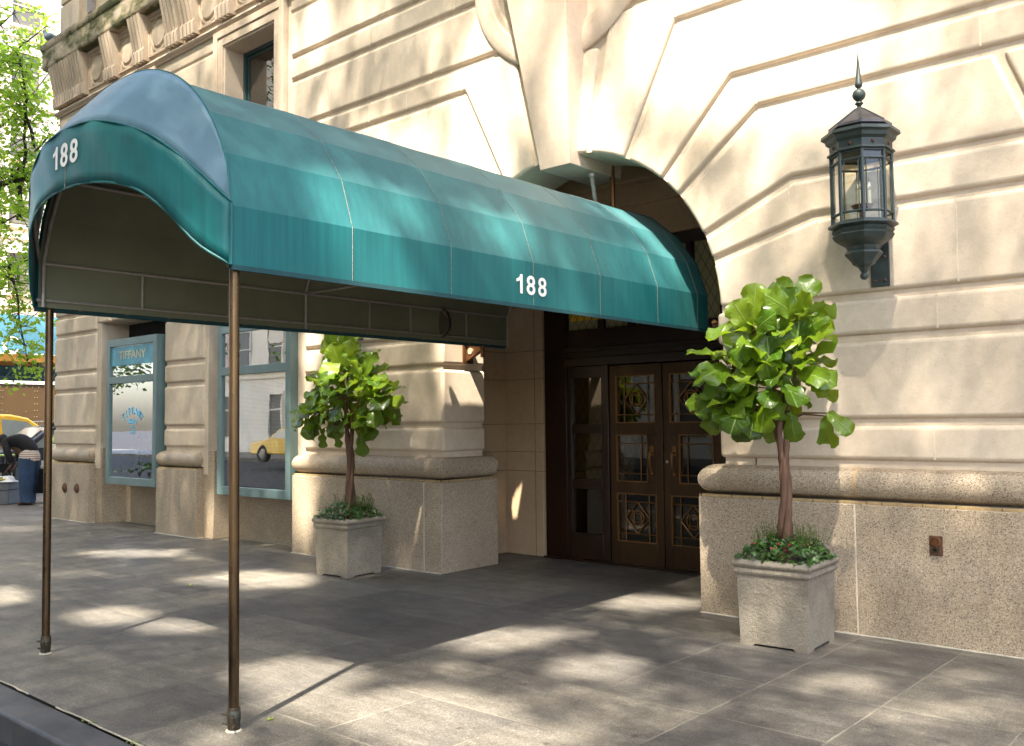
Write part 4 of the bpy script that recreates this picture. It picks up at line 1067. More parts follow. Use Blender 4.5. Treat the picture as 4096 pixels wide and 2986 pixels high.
# ================================================================== PLANTERS AND FIGS
def planter(loc, rz, w_, label):
    T = thing('planter', label, 'planter', loc, rz, 'cast stone planters beside the entrance')
    h = w_/2; p = MB()
    sq = lambda r: [(-r, -r), (r, -r), (r, r), (-r, r)]
    # body with feet: four side walls notched at the bottom
    n = 10
    def side(M_):
        r0, r1 = h*.955, h*1.0
        zs = [0, .03, .16, .30, .43, .50]
        xs = [-1, -.62, -.56, 0, .56, .62, 1]; vs = []; fs = []
        for z in zs:
            r = r0+(r1-r0)*z/.5
            for x in xs:
                zz = z
                if z == 0 and abs(x) < .6: zz = .016
                vs.append(M_ @ Vector((x*r, -r, zz)))
        m_ = len(xs)
        for j in range(len(zs)-1):
            for i in range(m_-1):
                fs.append((j*m_+i, j*m_+i+1, (j+1)*m_+i+1, (j+1)*m_+i))
        p.add(vs, fs)
    for q in range(4): side(Matrix.Rotation(q*PI/2, 4, 'Z'))
    p.box(-h*.9, h*.9, -h*.9, h*.9, .034, .2)
    p.build('body', 'concrete', T, bevel=.008, seg=3)
    r = MB(); pr_ = [(-.04, .495), (.006, .497), (.014, .505), (.020, .52), (.014, .538), (.006, .543), (.008, .548), (.022, .556), (.030, .574), (.024, .594), (.008, .604), (-.02, .606), (-.045, .60), (-.05, .56), (-.05, .5)]
    q = [(-h, h), (-h, -h), (h, -h), (h, h)]
    r.sweep(q, pr_, closed=True); r.build('rim', 'concrete', T, bevel=.006, smooth=55)
    s = MB(); vs = []; m_ = 14
    for i in range(m_+1):
        for j in range(m_+1):
            x, y = -h+.03+(w_-.06)*i/m_, -h+.03+(w_-.06)*j/m_; vs.append((x, y, .565+.03*noise.noise((x*9, y*9, loc[0]))))
    s.add(vs, [(i*(m_+1)+j, (i+1)*(m_+1)+j, (i+1)*(m_+1)+j+1, i*(m_+1)+j+1) for i in range(m_) for j in range(m_)]); s.build('soil', 'soil', T)
    return T
PR = Vector((-2.965, 6.345, 0)); PL = Vector((-7.905, 6.31, 0))
planter(PR, R(3), .52, 'square cast stone planter at the right of the entrance, nearest the camera')
planter(PL, R(4), .50, 'square cast stone planter left of the entrance beside the granite pier')

def fig_leaf(mb, base, d, nrm, ln, wd, tint, r):
    """fiddle-shaped wavy leaf; d: direction along midrib, nrm: upper side"""
    d = d.normalized(); side = d.cross(nrm).normalized(); nrm = side.cross(d).normalized()
    prof = [(0, .02), (.04, .20), (.10, .48), (.20, .60), (.32, .60), (.45, .72), (.60, .92), (.74, 1.0), (.86, .90), (.95, .58), (1.0, .12)]
    nu = 6; vs = []; uv = []; ph = r.uniform(0, 6); curl = r.uniform(.15, .75); cup = r.uniform(-.18, .30); wav = r.uniform(.06, .13)
    ang_ = 0; p = base.copy(); dd = d.copy(); prev = 0
    for v, wv in prof:
        st = (v-prev)*ln; prev = v
        rot = Matrix.Rotation(-curl*st/ln*1.6, 3, side); dd = rot @ dd; nn = side.cross(dd).normalized()
        p = p + dd*st
        for i in range(nu+1):
            u = -1+2*i/nu; ww = wd*.5*wv
            zz = cup*abs(u)*abs(u)*wd*.5 + wav*math.sin(v*15+ph+(2.2 if u > 0 else 0))*abs(u)**2*wd*1.3
            edge = 1+.08*math.sin(v*26+ph*2+u)
            vs.append(p + side*(u*ww*edge) + nn*zz); uv.append((i/nu, v))
    m_ = nu+1; fs = [(j*m_+i, j*m_+i+1, (j+1)*m_+i+1, (j+1)*m_+i) for j in range(len(prof)-1) for i in range(nu)]
    mb.add(vs, fs, 0, uv, tint)
def fig_tree(loc, label, blobs, extra, seed, top, gnd):
    r = random.Random(seed)
    T = thing('fig_tree', label, 'potted tree', loc, 0, 'fiddle leaf fig standards in planters')
    W_ = Vector(loc)
    tk = MB()
    for s in range(3):
        pts = []; rad = []
        for i in range(25):
            t = i/24; a = s*2*PI/3 + t*5.2; rr_ = .030+.012*math.sin(t*PI*2.3+s)
            z = gnd+(top-gnd)*t
            pts.append((rr_*math.cos(a)+.035*math.sin(t*3+s*.3)-.01, rr_*math.sin(a), z)); rad.append((.031-.010*t)*(1+.10*math.sin(i*2.3+s)))
        tk.ring(pts, rad, 10)
    tk.build('trunk', 'fig_bark', T, smooth=60)
    lf = MB(); tw = MB(); ctr = Vector((0, 0, top+.15))
    hub = Vector((0, 0, top-.05))
    for bi, (bx_, by_, bz_, br, n) in enumerate(blobs):
        c = Vector((bx_, by_, bz_))
        m_ = hub.lerp(c, .5)+Vector((r.uniform(-.04, .04), r.uniform(-.04, .04), -.03))
        tw.ring([hub, m_, c], [.014, .010, .006], 7)
        n = int(n*1.25)
        for k in range(n):
            g = (k+.5)/n; phi = k*2.39996+bi; ct = 1-2*g*.92; st = math.sqrt(max(0, 1-ct*ct))
            dr = Vector((st*math.cos(phi), st*math.sin(phi), ct))
            dr = (dr+Vector((r.uniform(-.25, .25), r.uniform(-.25, .25), r.uniform(-.2, .2)))).normalized()
            base = c + dr*br*r.uniform(.15, .5)
            outw = (base-ctr); outw.z *= .5
            d = (dr*1.0 + outw.normalized()*.45 + Vector((0, 0, r.uniform(-.55, .35)+.5*min(1, max(-.6, (base.z-top-.35)*1.6))))).normalized()
            ln = r.uniform(.20, .33)
            nrm = (Vector((0, 0, 1.0)) + dr*.9 + Vector((r.uniform(-.4, .4), -.35+r.uniform(-.4, .4), 0))).normalized()
            if abs(nrm.dot(d)) > .93: nrm = Vector((.3, -1, .2)).normalized()
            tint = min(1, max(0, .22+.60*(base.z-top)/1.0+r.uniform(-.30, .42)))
            tw.ring([c+(base-c)*.2, base], [.005, .004], 5)
            fig_leaf(lf, base, d, nrm, ln, ln*r.uniform(.58, .82), tint, r)
    for (b, d, ln, tint) in extra:
        b = Vector(b); tw.ring([hub, hub.lerp(b, .5)+Vector((0, 0, .04)), b], [.010, .008, .005], 6)
        fig_leaf(lf, b, Vector(d), Vector((.25, -1, .45)), ln, ln*.62, tint, r)
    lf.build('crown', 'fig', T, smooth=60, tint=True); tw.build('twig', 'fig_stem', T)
    return T
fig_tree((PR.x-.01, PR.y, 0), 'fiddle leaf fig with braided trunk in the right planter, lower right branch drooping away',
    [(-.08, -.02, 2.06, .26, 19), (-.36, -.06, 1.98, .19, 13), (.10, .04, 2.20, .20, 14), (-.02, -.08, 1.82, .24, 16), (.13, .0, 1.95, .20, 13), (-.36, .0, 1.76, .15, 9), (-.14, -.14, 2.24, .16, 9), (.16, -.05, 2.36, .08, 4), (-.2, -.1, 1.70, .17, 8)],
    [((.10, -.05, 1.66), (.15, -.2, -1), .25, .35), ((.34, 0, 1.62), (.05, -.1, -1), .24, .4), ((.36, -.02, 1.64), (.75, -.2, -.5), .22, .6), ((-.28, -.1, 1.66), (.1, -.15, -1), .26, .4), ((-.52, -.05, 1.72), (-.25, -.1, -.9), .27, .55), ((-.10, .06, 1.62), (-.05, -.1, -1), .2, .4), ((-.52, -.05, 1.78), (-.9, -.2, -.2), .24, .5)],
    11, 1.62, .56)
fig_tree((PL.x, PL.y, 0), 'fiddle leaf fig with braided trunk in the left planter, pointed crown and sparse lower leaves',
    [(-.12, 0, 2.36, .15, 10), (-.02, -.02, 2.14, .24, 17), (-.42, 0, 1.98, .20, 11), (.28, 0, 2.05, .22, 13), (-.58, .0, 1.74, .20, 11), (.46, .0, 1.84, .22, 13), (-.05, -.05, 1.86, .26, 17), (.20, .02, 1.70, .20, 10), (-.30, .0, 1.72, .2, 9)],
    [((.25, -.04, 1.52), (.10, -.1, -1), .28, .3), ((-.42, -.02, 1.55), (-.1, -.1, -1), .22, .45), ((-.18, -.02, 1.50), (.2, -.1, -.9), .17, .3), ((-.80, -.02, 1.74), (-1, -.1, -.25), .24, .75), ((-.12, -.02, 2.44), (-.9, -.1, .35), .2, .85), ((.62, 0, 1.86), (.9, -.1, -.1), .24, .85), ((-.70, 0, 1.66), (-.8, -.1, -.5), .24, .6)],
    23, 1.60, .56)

def ivy(loc, rz, w_, label, seed):
    r = random.Random(seed); g = MB(); h = w_/2
    T = Matrix.Translation(loc) @ Matrix.Rotation(rz, 4, 'Z')
    def leaf5(c, d, n, s, tint):
        side = d.cross(n).normalized(); n = side.cross(d).normalized()
        P = [(0, 0), (-.45, -.1), (-.62, .28), (-.30, .38), (-.34, .72), (0, 1.05), (.34, .72), (.30, .38), (.62, .28), (.45, -.1)]
        vs = [c + side*(a*s) + d*(b*s) + n*(.16*s*abs(a)-.12*s*b*b) for a, b in P] + [c+d*(.42*s)]
        g.add([T @ v for v in vs], [(i, (i+1) % 10, 10) for i in range(10)], 0, tint=tint)
    for i in range(620):
        x, y = r.uniform(-1, 1), r.uniform(-1, 1); e = max(abs(x), abs(y))
        zz = .605+.13*(1-e**2.5)+r.uniform(-.03, .03)
        if e > .9: zz = .615+r.uniform(-.015, .015)
        c = Vector((x*(h+.012), y*(h+.012), zz)); d = Vector((x*.7+r.uniform(-.7, .7), y*.7+r.uniform(-.7, .7)-.25, r.uniform(-.6, .15))).normalized()
        n = Vector((r.uniform(-.4, .4), -.5+r.uniform(-.4, .4), 1)).normalized()
        leaf5(c, d, n, r.uniform(.022, .040), 1.0 if r.random() < .06 else r.uniform(0, .55))
    for i in range(90): # sprigs with narrow leaves
        x, y = r.uniform(-.85, .85)*h, r.uniform(-.3, .9)*h; b = Vector((x, y, .66)); tp_ = b+Vector((r.uniform(-.06, .06), r.uniform(-.05, .03), r.uniform(.10, .19)))
        g.ring([T @ b, T @ tp_], [.0015, .0012], 4, m=1, tint=.3)
        for k in range(11):
            q = b.lerp(tp_, .3+.7*k/10); a = k*2.4; d = Vector((math.cos(a), math.sin(a), .5)).normalized(); s_ = d.cross(Vector((0, 0, 1))).normalized()*.0035; l_ = r.uniform(.018, .03)
            g.add([T @ q, T @ (q+d*l_*.5+s_), T @ (q+d*l_), T @ (q+d*l_*.5-s_)], [(0, 1, 2, 3)], 1, tint=r.uniform(.2, 1))
    for i in range(12):
        c = T @ Vector((r.uniform(-.6, .6)*h, r.uniform(-.95, .2)*h, .69+r.uniform(-.01, .03))); g.ball(c, .0075, 6, m=2)
    for i in range(9): # trailing stems past the rim
        a = r.uniform(PI, 2*PI); b = Vector((h*.9*math.cos(a), h*.95*math.sin(a), .615)); t_ = b+Vector((math.cos(a)*.06, math.sin(a)*.05, r.uniform(-.02, .06)))
        g.ring([T @ b, T @ t_], .002, 4, m=1, tint=.2); leaf5(t_, (t_-b).normalized(), Vector((0, -.3, 1)), .035, r.uniform(.1, .5))
    o = g.build('ivy', ['ivy', 'sprig', 'berry'], smooth=0, tint=True)
    return tag(o, label, 'ground cover', kind='stuff')
ivy(PR, R(3), .52, 'dark green ivy with small red berries filling the right planter', 4)
ivy(PL, R(4), .50, 'dark green ivy with small red berries filling the left planter', 9)
# fallen leaves
for (x, y, s, a, lb) in ((-4.35, 2.92, .045, .3, 'green leaf fallen on the paving beside the near canopy pole'), (-8.57, 4.86, .035, 1.4, 'small green leaf lying alone on the paving left of the near pole')):
    g = MB(); P = [(0, 0), (.35, .15), (.42, .5), (.2, .62), (.25, .9), (0, 1), (-.2, .8), (-.45, .6), (-.3, .25)]
    vs = [(p[0]*s, p[1]*s, .006+.006*math.sin(p[0]*7)+.004*p[1]) for p in P]; g.add(vs, [list(range(9))], tint=.8)
    o = g.build('fallen_leaf', 'locust', tint=True, smooth=0); o.location = (x, y, 0); o.rotation_euler = (0, 0, a); tag(o, lb, 'leaf')

# ================================================================== STREET BEYOND (left)
def car(name, label, cat, loc, rz, prof, glass, w_, paint, group=None, sign=False):
    """prof: side outline (along, up) in metres; glass: list of side window polygons"""
    T = thing(name, label, cat, loc, rz, group)
    b = MB(); h = w_/2
    # cross-sections tumble inward above the belt line
    n = len(prof)
    def yy(z): return h if z < .95 else h-(z-.95)*.28
    ring_ = [(x, -yy(z)+.05, z) for x, z in prof] + [(x, yy(z)-.05, z) for x, z in prof]
    cen = [(x, 0, z+.02) for x, z in prof]
    vs = [(x, -yy(z), z) for x, z in prof] + [(x, 0, z+.03) for x, z in prof] + [(x, yy(z), z) for x, z in prof]
    b.add(vs, [(i, (i+1) % n, n+(i+1) % n, n+i) for i in range(n)] + [(n+i, n+(i+1) % n, 2*n+(i+1) % n, 2*n+i) for i in range(n)] + [list(range(n-1, -1, -1)), [2*n+i for i in range(n)]])
    b.build('body', paint, T, bevel=.05, seg=3, smooth=40)
    for gp in glass:
        g = MB()
        for s in (-1, 1): g.add([(x, s*(yy(z)+.006), z) for x, z in gp], [list(range(len(gp)))])
        g.build('side_window', 'car_glass', T, smooth=0)
    (xa, za), (xb, zb) = prof_ws(prof)
    g = MB(); d = Vector((xb-xa, 0, zb-za)); nr = Vector((-d.z, 0, d.x)).normalized()*.012
    if nr.x*(xa) < 0: nr = -nr
    ins = .12
    p0 = Vector((xa, 0, za))+d*.06; p1 = Vector((xa, 0, za))+d*.94
    g.add([p0+nr+Vector((0, -yy(p0.z)+ins, .03)), p0+nr+Vector((0, yy(p0.z)-ins, .03)), p1+nr+Vector((0, yy(p1.z)-ins, .03)), p1+nr+Vector((0, -yy(p1.z)+ins, .03))], [(0, 1, 2, 3)])
    g.build('windscreen', 'car_glass', T, smooth=0)
    L_ = max(x for x, z in prof)
    for x in (-L_*.62, L_*.62):
        for s in (-1, 1):
            q = MB(); q.lathe([(.001, -.10), (.22, -.10), (.32, -.11), (.34, -.07), (.34, .07), (.32, .11), (.22, .10), (.001, .10)], (x, s*(h-.08), .34), 24, axis='y')
            wo = q.build('wheel', 'rubber', T, smooth=40)
            q = MB(); q.lathe([(.21, s*.105), (.16, s*.12), (.05, s*.118), (.001, s*.12)], (x, s*(h-.08), .34), 16, axis='y'); q.build('rim', 'tube', wo)
    for s in (-1, 1):
        q = MB(); q.box(-L_-.012, -L_+.05, s*h*.72-.16, s*h*.72+.16, .68, .82); q.build('headlight', 'glass_lamp', T, bevel=.01)
        q = MB(); q.box(L_-.05, L_+.012, s*h*.78-.10, s*h*.78+.10, .75, .95); q.build('tail_light', 'berry', T, bevel=.01)
    if sign:
        q = MB(); q.prism([(-.10, 0), (.10, 0), (.06, .16), (-.06, .16)], -.30, .30); so = q.build('roof_sign', 'candle', T, bevel=.01)
        so.location = (0, 0, max(z for x, z in prof)+.03)
    return T
def prof_ws(prof):
    i = max(range(len(prof)), key=lambda k: (prof[k][1] > 1.2)*100 - prof[k][0]); return prof[i-1], prof[i]
M['car_glass'] = simple('car_glass', (.22, .25, .24), .05, 0, .05, spec=1.0)
M['taxi_yellow'] = simple('taxi_yellow', (.85, .50, .03), .25, 0, .03, 3, Coat_Weight=.6)
M['car_dark'] = simple('dark_blue_paint', (.015, .02, .035), .25, 0, .03, 3, Coat_Weight=.6)
M['car_silver'] = simple('silver_paint', (.62, .62, .60), .3, .2, .03, 3)
SUV = [(-2.25, .35), (-2.28, .75), (-2.15, .98), (-1.25, 1.10), (-.55, 1.62), (-.1, 1.72), (1.2, 1.74), (1.85, 1.62), (2.2, 1.05), (2.25, .7), (2.22, .35)]
SG = [[(-1.0, 1.12), (-.5, 1.52), (.15, 1.60), (.15, 1.10)], [(.22, 1.10), (.22, 1.60), (1.05, 1.60), (1.1, 1.08)], [(1.2, 1.10), (1.15, 1.58), (1.7, 1.50), (1.95, 1.12)]]
SED = [(-2.3, .33), (-2.32, .65), (-2.2, .80), (-1.05, .93), (-.35, 1.36), (.0, 1.42), (.9, 1.42), (1.5, 1.05), (2.2, 1.0), (2.32, .7), (2.28, .33)]
DG = [[(-.85, .96), (-.32, 1.30), (.25, 1.34), (.25, .96)], [(.32, .96), (.32, 1.34), (.85, 1.33), (1.25, .98)]]
for m_, vv in ((SUV, 0), (SED, 0)): pass
car('taxi', 'yellow taxi with tall curved roof waiting in the avenue behind the bending person', 'taxi', (-27.6, 9.75, .22), R(-90), SUV, SG, 1.8, 'taxi_yellow', 'yellow taxis')
car('taxi', 'yellow taxi out in the side street, seen reflected in the shop window', 'taxi', (-30.1, -8.0, .10), R(0), SED, DG, 1.8, 'taxi_yellow', 'yellow taxis', True)
pc_ = car('parked_car', 'dark parked car with a pale roof beside the book stall, windscreen toward the street', 'car', (-25.3, 10.45, -.05), R(90), SUV, SG, 1.78, 'car_dark')
b = MB(); b.box(-.42, 1.7, -.62, .62, 1.775, 1.80); b.build('roof_panel', 'car_silver', pc_, bevel=.01)

# box truck
T = thing('box_truck', 'long brown box truck with rows of rivets and a white top rail', 'truck', (-36, 14, .15))
b = MB(); b.box(-2.4, 0, -4.8, 5.2, .95, 3.02); b.build('cargo_box', simple('brown_panel', (.085, .047, .015), .5, 0, .12, 1.5), T, bevel=.02)
b = MB(); b.box(-2.42, .03, -4.83, 5.23, 3.02, 3.14); b.box(-.01, .035, -4.83, 5.23, .85, .95); b.build('top_rail', simple('white_rail', (.8, .78, .74), .4), T, bevel=.01)
b = MB(); y = -4.7
while y < 5.2:
    b.ball((.004, y, 2.92), .014, 6); b.ball((.004, y, 2.02), .012, 6) if int(y*4) % 2 else None; y += .22
for y in (-3.6, -2.4, -1.2, 0, 1.2, 2.4, 3.6, 4.8):
    z = 1.1
    while z < 2.9: b.ball((.004, y, z), .014, 6); b.ball((.004, y+.09, z), .014, 6); z += .24
b.build('rivet_row', 'rosette', T)
for y in (-4, -3, 3.2, 4.2):
    q = MB(); q.lathe([(.001, -.14), (.45, -.14), (.48, 0), (.45, .14), (.001, .14)], (-.25, y, .48), 24, axis='x'); q.build('wheel', 'rubber', T)
b = MB(); b.box(-2.2, -.2, -7.0, -4.9, .5, 2.6); b.build('cab', 'car_silver', T, bevel=.15, seg=3)

# sidewalk shed with blue netting
T = thing('sidewalk_shed', 'scaffold shed with blue netting, orange timber beam and dark braced posts', 'scaffold', (-42, 16, .3))
post = MB()
ys = [-9+1.9*i for i in range(11)]
M['shed_green'] = simple('shed_green', (.02, .045, .03), .5)
for y in ys:
    for x in (0, -3): 
        q = MB(); q.box(x-.06, x+.06, y-.06, y+.06, 0, 4.1); q.build('post', 'shed_green', T)
for y0, y1 in zip(ys[:-1], ys[1:]):
    post.tube((0, y0, 2.6), (0, (y0+y1)/2, 4.0), .035, 6); post.tube((0, y1, 2.6), (0, (y0+y1)/2, 4.0), .035, 6)
post.box(-.03, .03, -9, 10, 3.4, 3.46); post.build('brace', 'shed_green', T)
b = MB(); b.box(-3.2, .2, -9.4, 10.4, 4.1, 4.42); b.box(-.0, .12, -9.4, 10.4, 2.52, 2.75); b.build('beam', simple('orange_timber', (.75, .34, .06), .7, scale=3), T)
M['net_blue'] = simple('blue_netting', (.035, .13, .18), .7, scale=1.2, var=.3)
b = MB(); n = 60
vs = []
for i in range(n+1):
    y = -9.4+19.8*i/n
    for z in (4.42, 5.0, 5.6, 6.1): vs.append((.25+.12*noise.noise((y*.9, z*1.4, 0))+(6.1-z)*.15, y, z+.06*noise.noise((y, z, 4))))
b.add(vs, [(i*4+k, (i+1)*4+k, (i+1)*4+k+1, i*4+k+1) for i in range(n) for k in range(3)]); b.build('netting', 'net_blue', T, smooth=60)
b = MB(); b.box(-2.9, -2.85, -9.4, 10.4, 2.0, 4.1); b.build('hoarding', 'net_blue', T)
b = MB(); vs, fs = text_geo('AC', 1.0, .01, .02); b.add([(.62-v[2], v[0]-1.25, 4.70+v[1]) for v in vs], fs)
# only the first letters show past the canopy pole
o = b.build('lettering', 'white_vinyl', T, smooth=0)

M['pale_render'] = simple('pale_facade', (.80, .73, .60), .8, scale=.6, var=.08)
M['window_dark'] = simple('window_glass_far', (.15, .135, .11), .35, 0, .2, .4, spec=.5)
M['pinkish'] = simple('rose_pilaster', (.62, .47, .40), .8, scale=.6)
def block(name, label, x0, x1, y0, y1, h, face, wall, fl=3.5, bay=3.0, z0=0):
    """apartment block; windows on the given face ('+x' or '+y')"""
    T = thing(name, label, 'building', ((x0+x1)/2, (y0+y1)/2, z0)); ox, oy = (x0+x1)/2, (y0+y1)/2
    b = MB(); b.box(x0-ox, x1-ox, y0-oy, y1-oy, 0, h)
    s0, s1 = (y0, y1) if face == '+x' else (x0, x1); c0 = oy if face == '+x' else ox
    F_ = (x1-ox) if face == '+x' else (y1-oy)
    def fb(mb, a, b_, d0, d1, za, zb):
        if face == '+x': mb.box(F_+d0, F_+d1, a-c0, b_-c0, za, zb)
        else: mb.box(a-c0, b_-c0, F_+d0, F_+d1, za, zb)
    z = 5.0; led = MB(); pil = MB()
    a = s0+.8
    while a+2.3 < s1:
        q = MB(); fb(q, a+.4, a+1.6, 0, .03, .9, 3.3); wo = q.build('shop_front', 'window_dark', T, smooth=0)
        q = MB(); fb(q, a+.28, a+.4, 0, .14, .0, 3.5); fb(q, a+1.6, a+1.72, 0, .14, 0, 3.5); fb(q, a+.4, a+1.6, 0, .16, 3.3, 3.5); fb(q, a+.4, a+1.6, 0, .1, 2.4, 2.5); q.build('surround', 'pale_render', wo, smooth=0)
        a += bay*1.5
    fb(led, s0, s1, 0, .25, 4.6, 4.9)
    nwin = 0
    while z < h-3:
        fb(led, s0, s1, 0, .10, z-.75, z-.62)
        a = s0+1.0
        while a+1.4 < s1:
            nwin += 1
            if nwin <= 95:
                w__ = MB(); fb(w__, a, a+1.4, .0, .02, z, z+2.0)
                if face == '+x' and False: pass
                wo = w__.build('window', 'window_dark', T, smooth=0)
                q = MB(); fb(q, a-.12, a, .0, .10, z-.1, z+2.15); fb(q, a+1.4, a+1.52, 0, .10, z-.1, z+2.15); fb(q, a, a+1.4, 0, .12, z+2.0, z+2.15); fb(q, a-.15, a+1.55, 0, .18, z-.2, z-.08); fb(q, a, a+1.4, .02, .05, z+.97, z+1.03)
                if nwin % 3: fb(q, a+.02, a+1.38, .02, .03, z+1.2, z+1.98)
                q.build('window_frame', 'pale_render', wo, smooth=0)
            a += bay
        z += fl
    fb(led, s0-.3, s1+.3, 0, .7, h-.9, h-.3)
    a = s0
    while a < s1: fb(pil, a-.02, a+.55, 0, .12, 5, h-1); a += bay*2
    b.build('wall', wall, T, smooth=0); led.build('ledge', 'pale_render', T, smooth=0); pil.build('pilaster', 'pinkish', T, smooth=0)
    return T
block('apartment_building', 'pale sunlit apartment building across the avenue behind the trees', -64, -50, 5, 45, 34, '+x', 'pale_render')
block('apartment_building', 'pale stone building across the side street, seen only in reflections', -56, 6, -24, -16.5, 27, '+y', 'pale_render', 3.6, 3.3)
for o in [q for q in bpy.data.objects if q.name.startswith('apartment_building') and q.type == 'EMPTY']: pass

# ------------------------------------------------------------------ trees
def branch_path(a, b, sag, r, n=7, wob=.25):
    a, b = Vector(a), Vector(b); out = []; k = r.uniform(0, 100)
    for i in range(n+1):
        t = i/n; p = a.lerp(b, t); p.z += sag*math.sin(PI*t)
        if 0 < i < n: p += Vector((noise.noise((t*3+k, 0, 0)), noise.noise((0, t*3+k, 0)), noise.noise((0, 0, t*3+k))))*wob
        out.append(p)
    return out
def leafcard(mb, c, s, r, tint, up_bias=.3):
    d = Vector((r.gauss(0, 1), r.gauss(0, 1), r.gauss(0, .6))).normalized(); n = Vector((r.gauss(0, .7), r.gauss(0, .7), 1*up_bias+r.gauss(0, .6))).normalized()
    sd_ = d.cross(n)
    if sd_.length < .1: sd_ = d.orthogonal()
    sd_.normalize(); n = sd_.cross(d)
    mb.add([c, c+d*s*.35+sd_*s*.30+n*s*.05, c+d*s, c+d*s*.5-sd_*s*.28-n*s*.05], [(0, 1, 2, 3)], tint=tint)
def vis_tree():
    r = random.Random(77)
    T = thing('street_tree', 'fresh green locust tree with dark forking branches at the left edge beyond the canopy', 'tree', (-23.6, 5.9, 0))
    O = Vector((-23.6, 5.9, 0)); tk = MB(); lf = MB()
    Q = lambda x, y, d: px(x, y, 0, -d) - O      # measured positions on planes x = -d
    root = Vector((0, 0, 0)); fork = Vector((.1, .3, 3.3))
    tk.ring([root, root+Vector((0, .05, 1.2)), fork], [.19, .15, .13], 12)
    top = Vector((-.2, .6, 8.6)); tk.ring(branch_path(fork, top, 0, r), [.12, .11, .10, .09, .08, .06, .05, .03], 9)
    tips = []
    spec = [((fork+top)*.5, Q(125, 400, 22.6), .12, .5), (Q(125, 400, 22.6)*.75+fork*.25, Q(60, 210, 22.4), .06, .1), (Q(75, 330, 22.4), Q(40, 120, 22.2), .045, .1), (fork, Q(110, 300, 23.4), .09, .3), ((fork+top)*.4, Q(80, 470, 22.2), .06, .2), (fork, Q(40, 620, 22.0), .06, .5), (Q(20, 590, 22.0), Q(60, 800, 21.6), .035, .2),
            (top*.8, Q(100, 60, 22.8), .06, .4), (top*.9, Q(30, 30, 23.2), .06, .3), (top*.6, Q(110, 160, 23.8), .06, .3), (fork, Q(120, 560, 23.8), .06, .4), (top*.7, Vector((-2, -1.5, 7.5)), .07, .4), (top*.6, Vector((1.6, -2.2, 6.5)), .07, .4), (fork, Vector((1.5, -1.8, 5.2)), .07, .4), (top*.5, Q(60, 350, 24.4), .05, .2)]
    for a, b, rad, sag in spec:
        pth_ = branch_path(a, b, sag, r, 8, .30); tk.ring(pth_, [rad*(1-.75*i/8) for i in range(9)], 7)
        for i in range(2, 9):
            for q in range(5):
                s0 = pth_[i]; e = s0+Vector((r.gauss(0, .5), r.gauss(0, .55), r.gauss(.02, .42)))
                tw = branch_path(s0, e, .05, r, 4, .10); tk.ring(tw, [.012, .009, .007, .005, .003], 4)
                tips.append((s0, e))
    for s0, e in tips:
        for k in range(17):
            t = r.random(); c = s0.lerp(e, .25+.85*t)+Vector((r.gauss(0, .13), r.gauss(0, .13), r.gauss(0, .09)))
            leafcard(lf, c, r.uniform(.09, .19), r, r.random())
    c = Q(66, 822, 21.6)
    for k in range(70): leafcard(lf, c+Vector((r.gauss(0, .16), r.gauss(0, .2), r.gauss(0, .12))), r.uniform(.07, .13), r, 1.0)
    tk.build('trunk', 'bark', T, smooth=60); lf.build('crown', 'locust', T, smooth=0, tint=True)
vis_tree()

# unseen street trees; leaf sheets shaped to let chosen sun patches through
e1 = Vector((0, 0, 1)).cross(L).normalized(); e2 = L.cross(e1)
def uv_(p): return (p.dot(e1), p.dot(e2))
LIT = []  # sun patches that cut the gaps in the added leaf sheets
def lit(cx, cy, rx, ry, plane, val, amt=1.0, soft=.35):
    c = uv_(px(cx, cy, plane, val)); a = uv_(px(cx+rx, cy, plane, val)); b = uv_(px(cx, cy+ry, plane, val))
    A = (a[0]-c[0], a[1]-c[1]); B_ = (b[0]-c[0], b[1]-c[1]); det = A[0]*B_[1]-A[1]*B_[0]
    LIT.append((c, A, B_, det, amt, soft))
for a in ((690, 1500, 105, 42), (900, 1570, 200, 48), (1090, 1415, 120, 26), (1320, 1475, 110, 26), (1440, 1335, 95, 16), (1080, 1632, 230, 34), (240, 1362, 85, 17), (380, 1385, 75, 16), (560, 1283, 135, 17), (300, 1225, 120, 8), (12, 1318, 40, 20), (1850, 1515, 110, 20, .8), (2060, 1585, 130, 30, .75), (1690, 1425, 70, 10, .6), (2200, 1545, 60, 16, .5), (480, 1640, 55, 22), (1180, 1400, 110, 12, .8), (1400, 1560, 130, 30, .5), (30, 1170, 60, 6, .6), (700, 1205, 60, 6, .7)):
    lit(a[0], a[1], a[2]*1.12, a[3]*1.15, 2, 0, a[4] if len(a) > 4 else 1.0)
for a in ((1650, 110, 360, 190), (1285, 300, 75, 110), (1420, 430, 95, 90), (1190, 150, 70, 160, .8), (860, 330, 140, 70, .95), (705, 60, 26, 90), (830, 40, 60, 50, .7), (1010, 330, 60, 60, .8), (640, 170, 14, 150, .9), (1560, 560, 70, 130, .75), (1720, 400, 90, 70, .5), (2000, 60, 260, 60, .7), (2180, 160, 60, 60, .6), (1750, 930, 70, 26, .7), (1600, 880, 30, 60, .5), (680, 1120, 28, 90), (690, 770, 26, 60), (672, 900, 18, 60, .8), (462, 1150, 8, 80, .9), (490, 1150, 8, 60, .9), (1850, 1050, 40, 16, .9), (1590, 1065, 45, 14, .9), (2100, 950, 100, 60, .45), (2150, 1180, 60, 40, .5), (1600, 1180, 60, 50, .5), (1900, 1010, 100, 30, .6), (460, 60, 70, 60, .6), (300, 110, 60, 60, .5), (560, 40, 40, 40, .7), (1870, 1380, 40, 30, .5), (650, 370, 20, 60, .7), (1550, 1290, 20, 50, .6)):
    lit(*a[:4], 1, YL, a[4] if len(a) > 4 else 1.0)
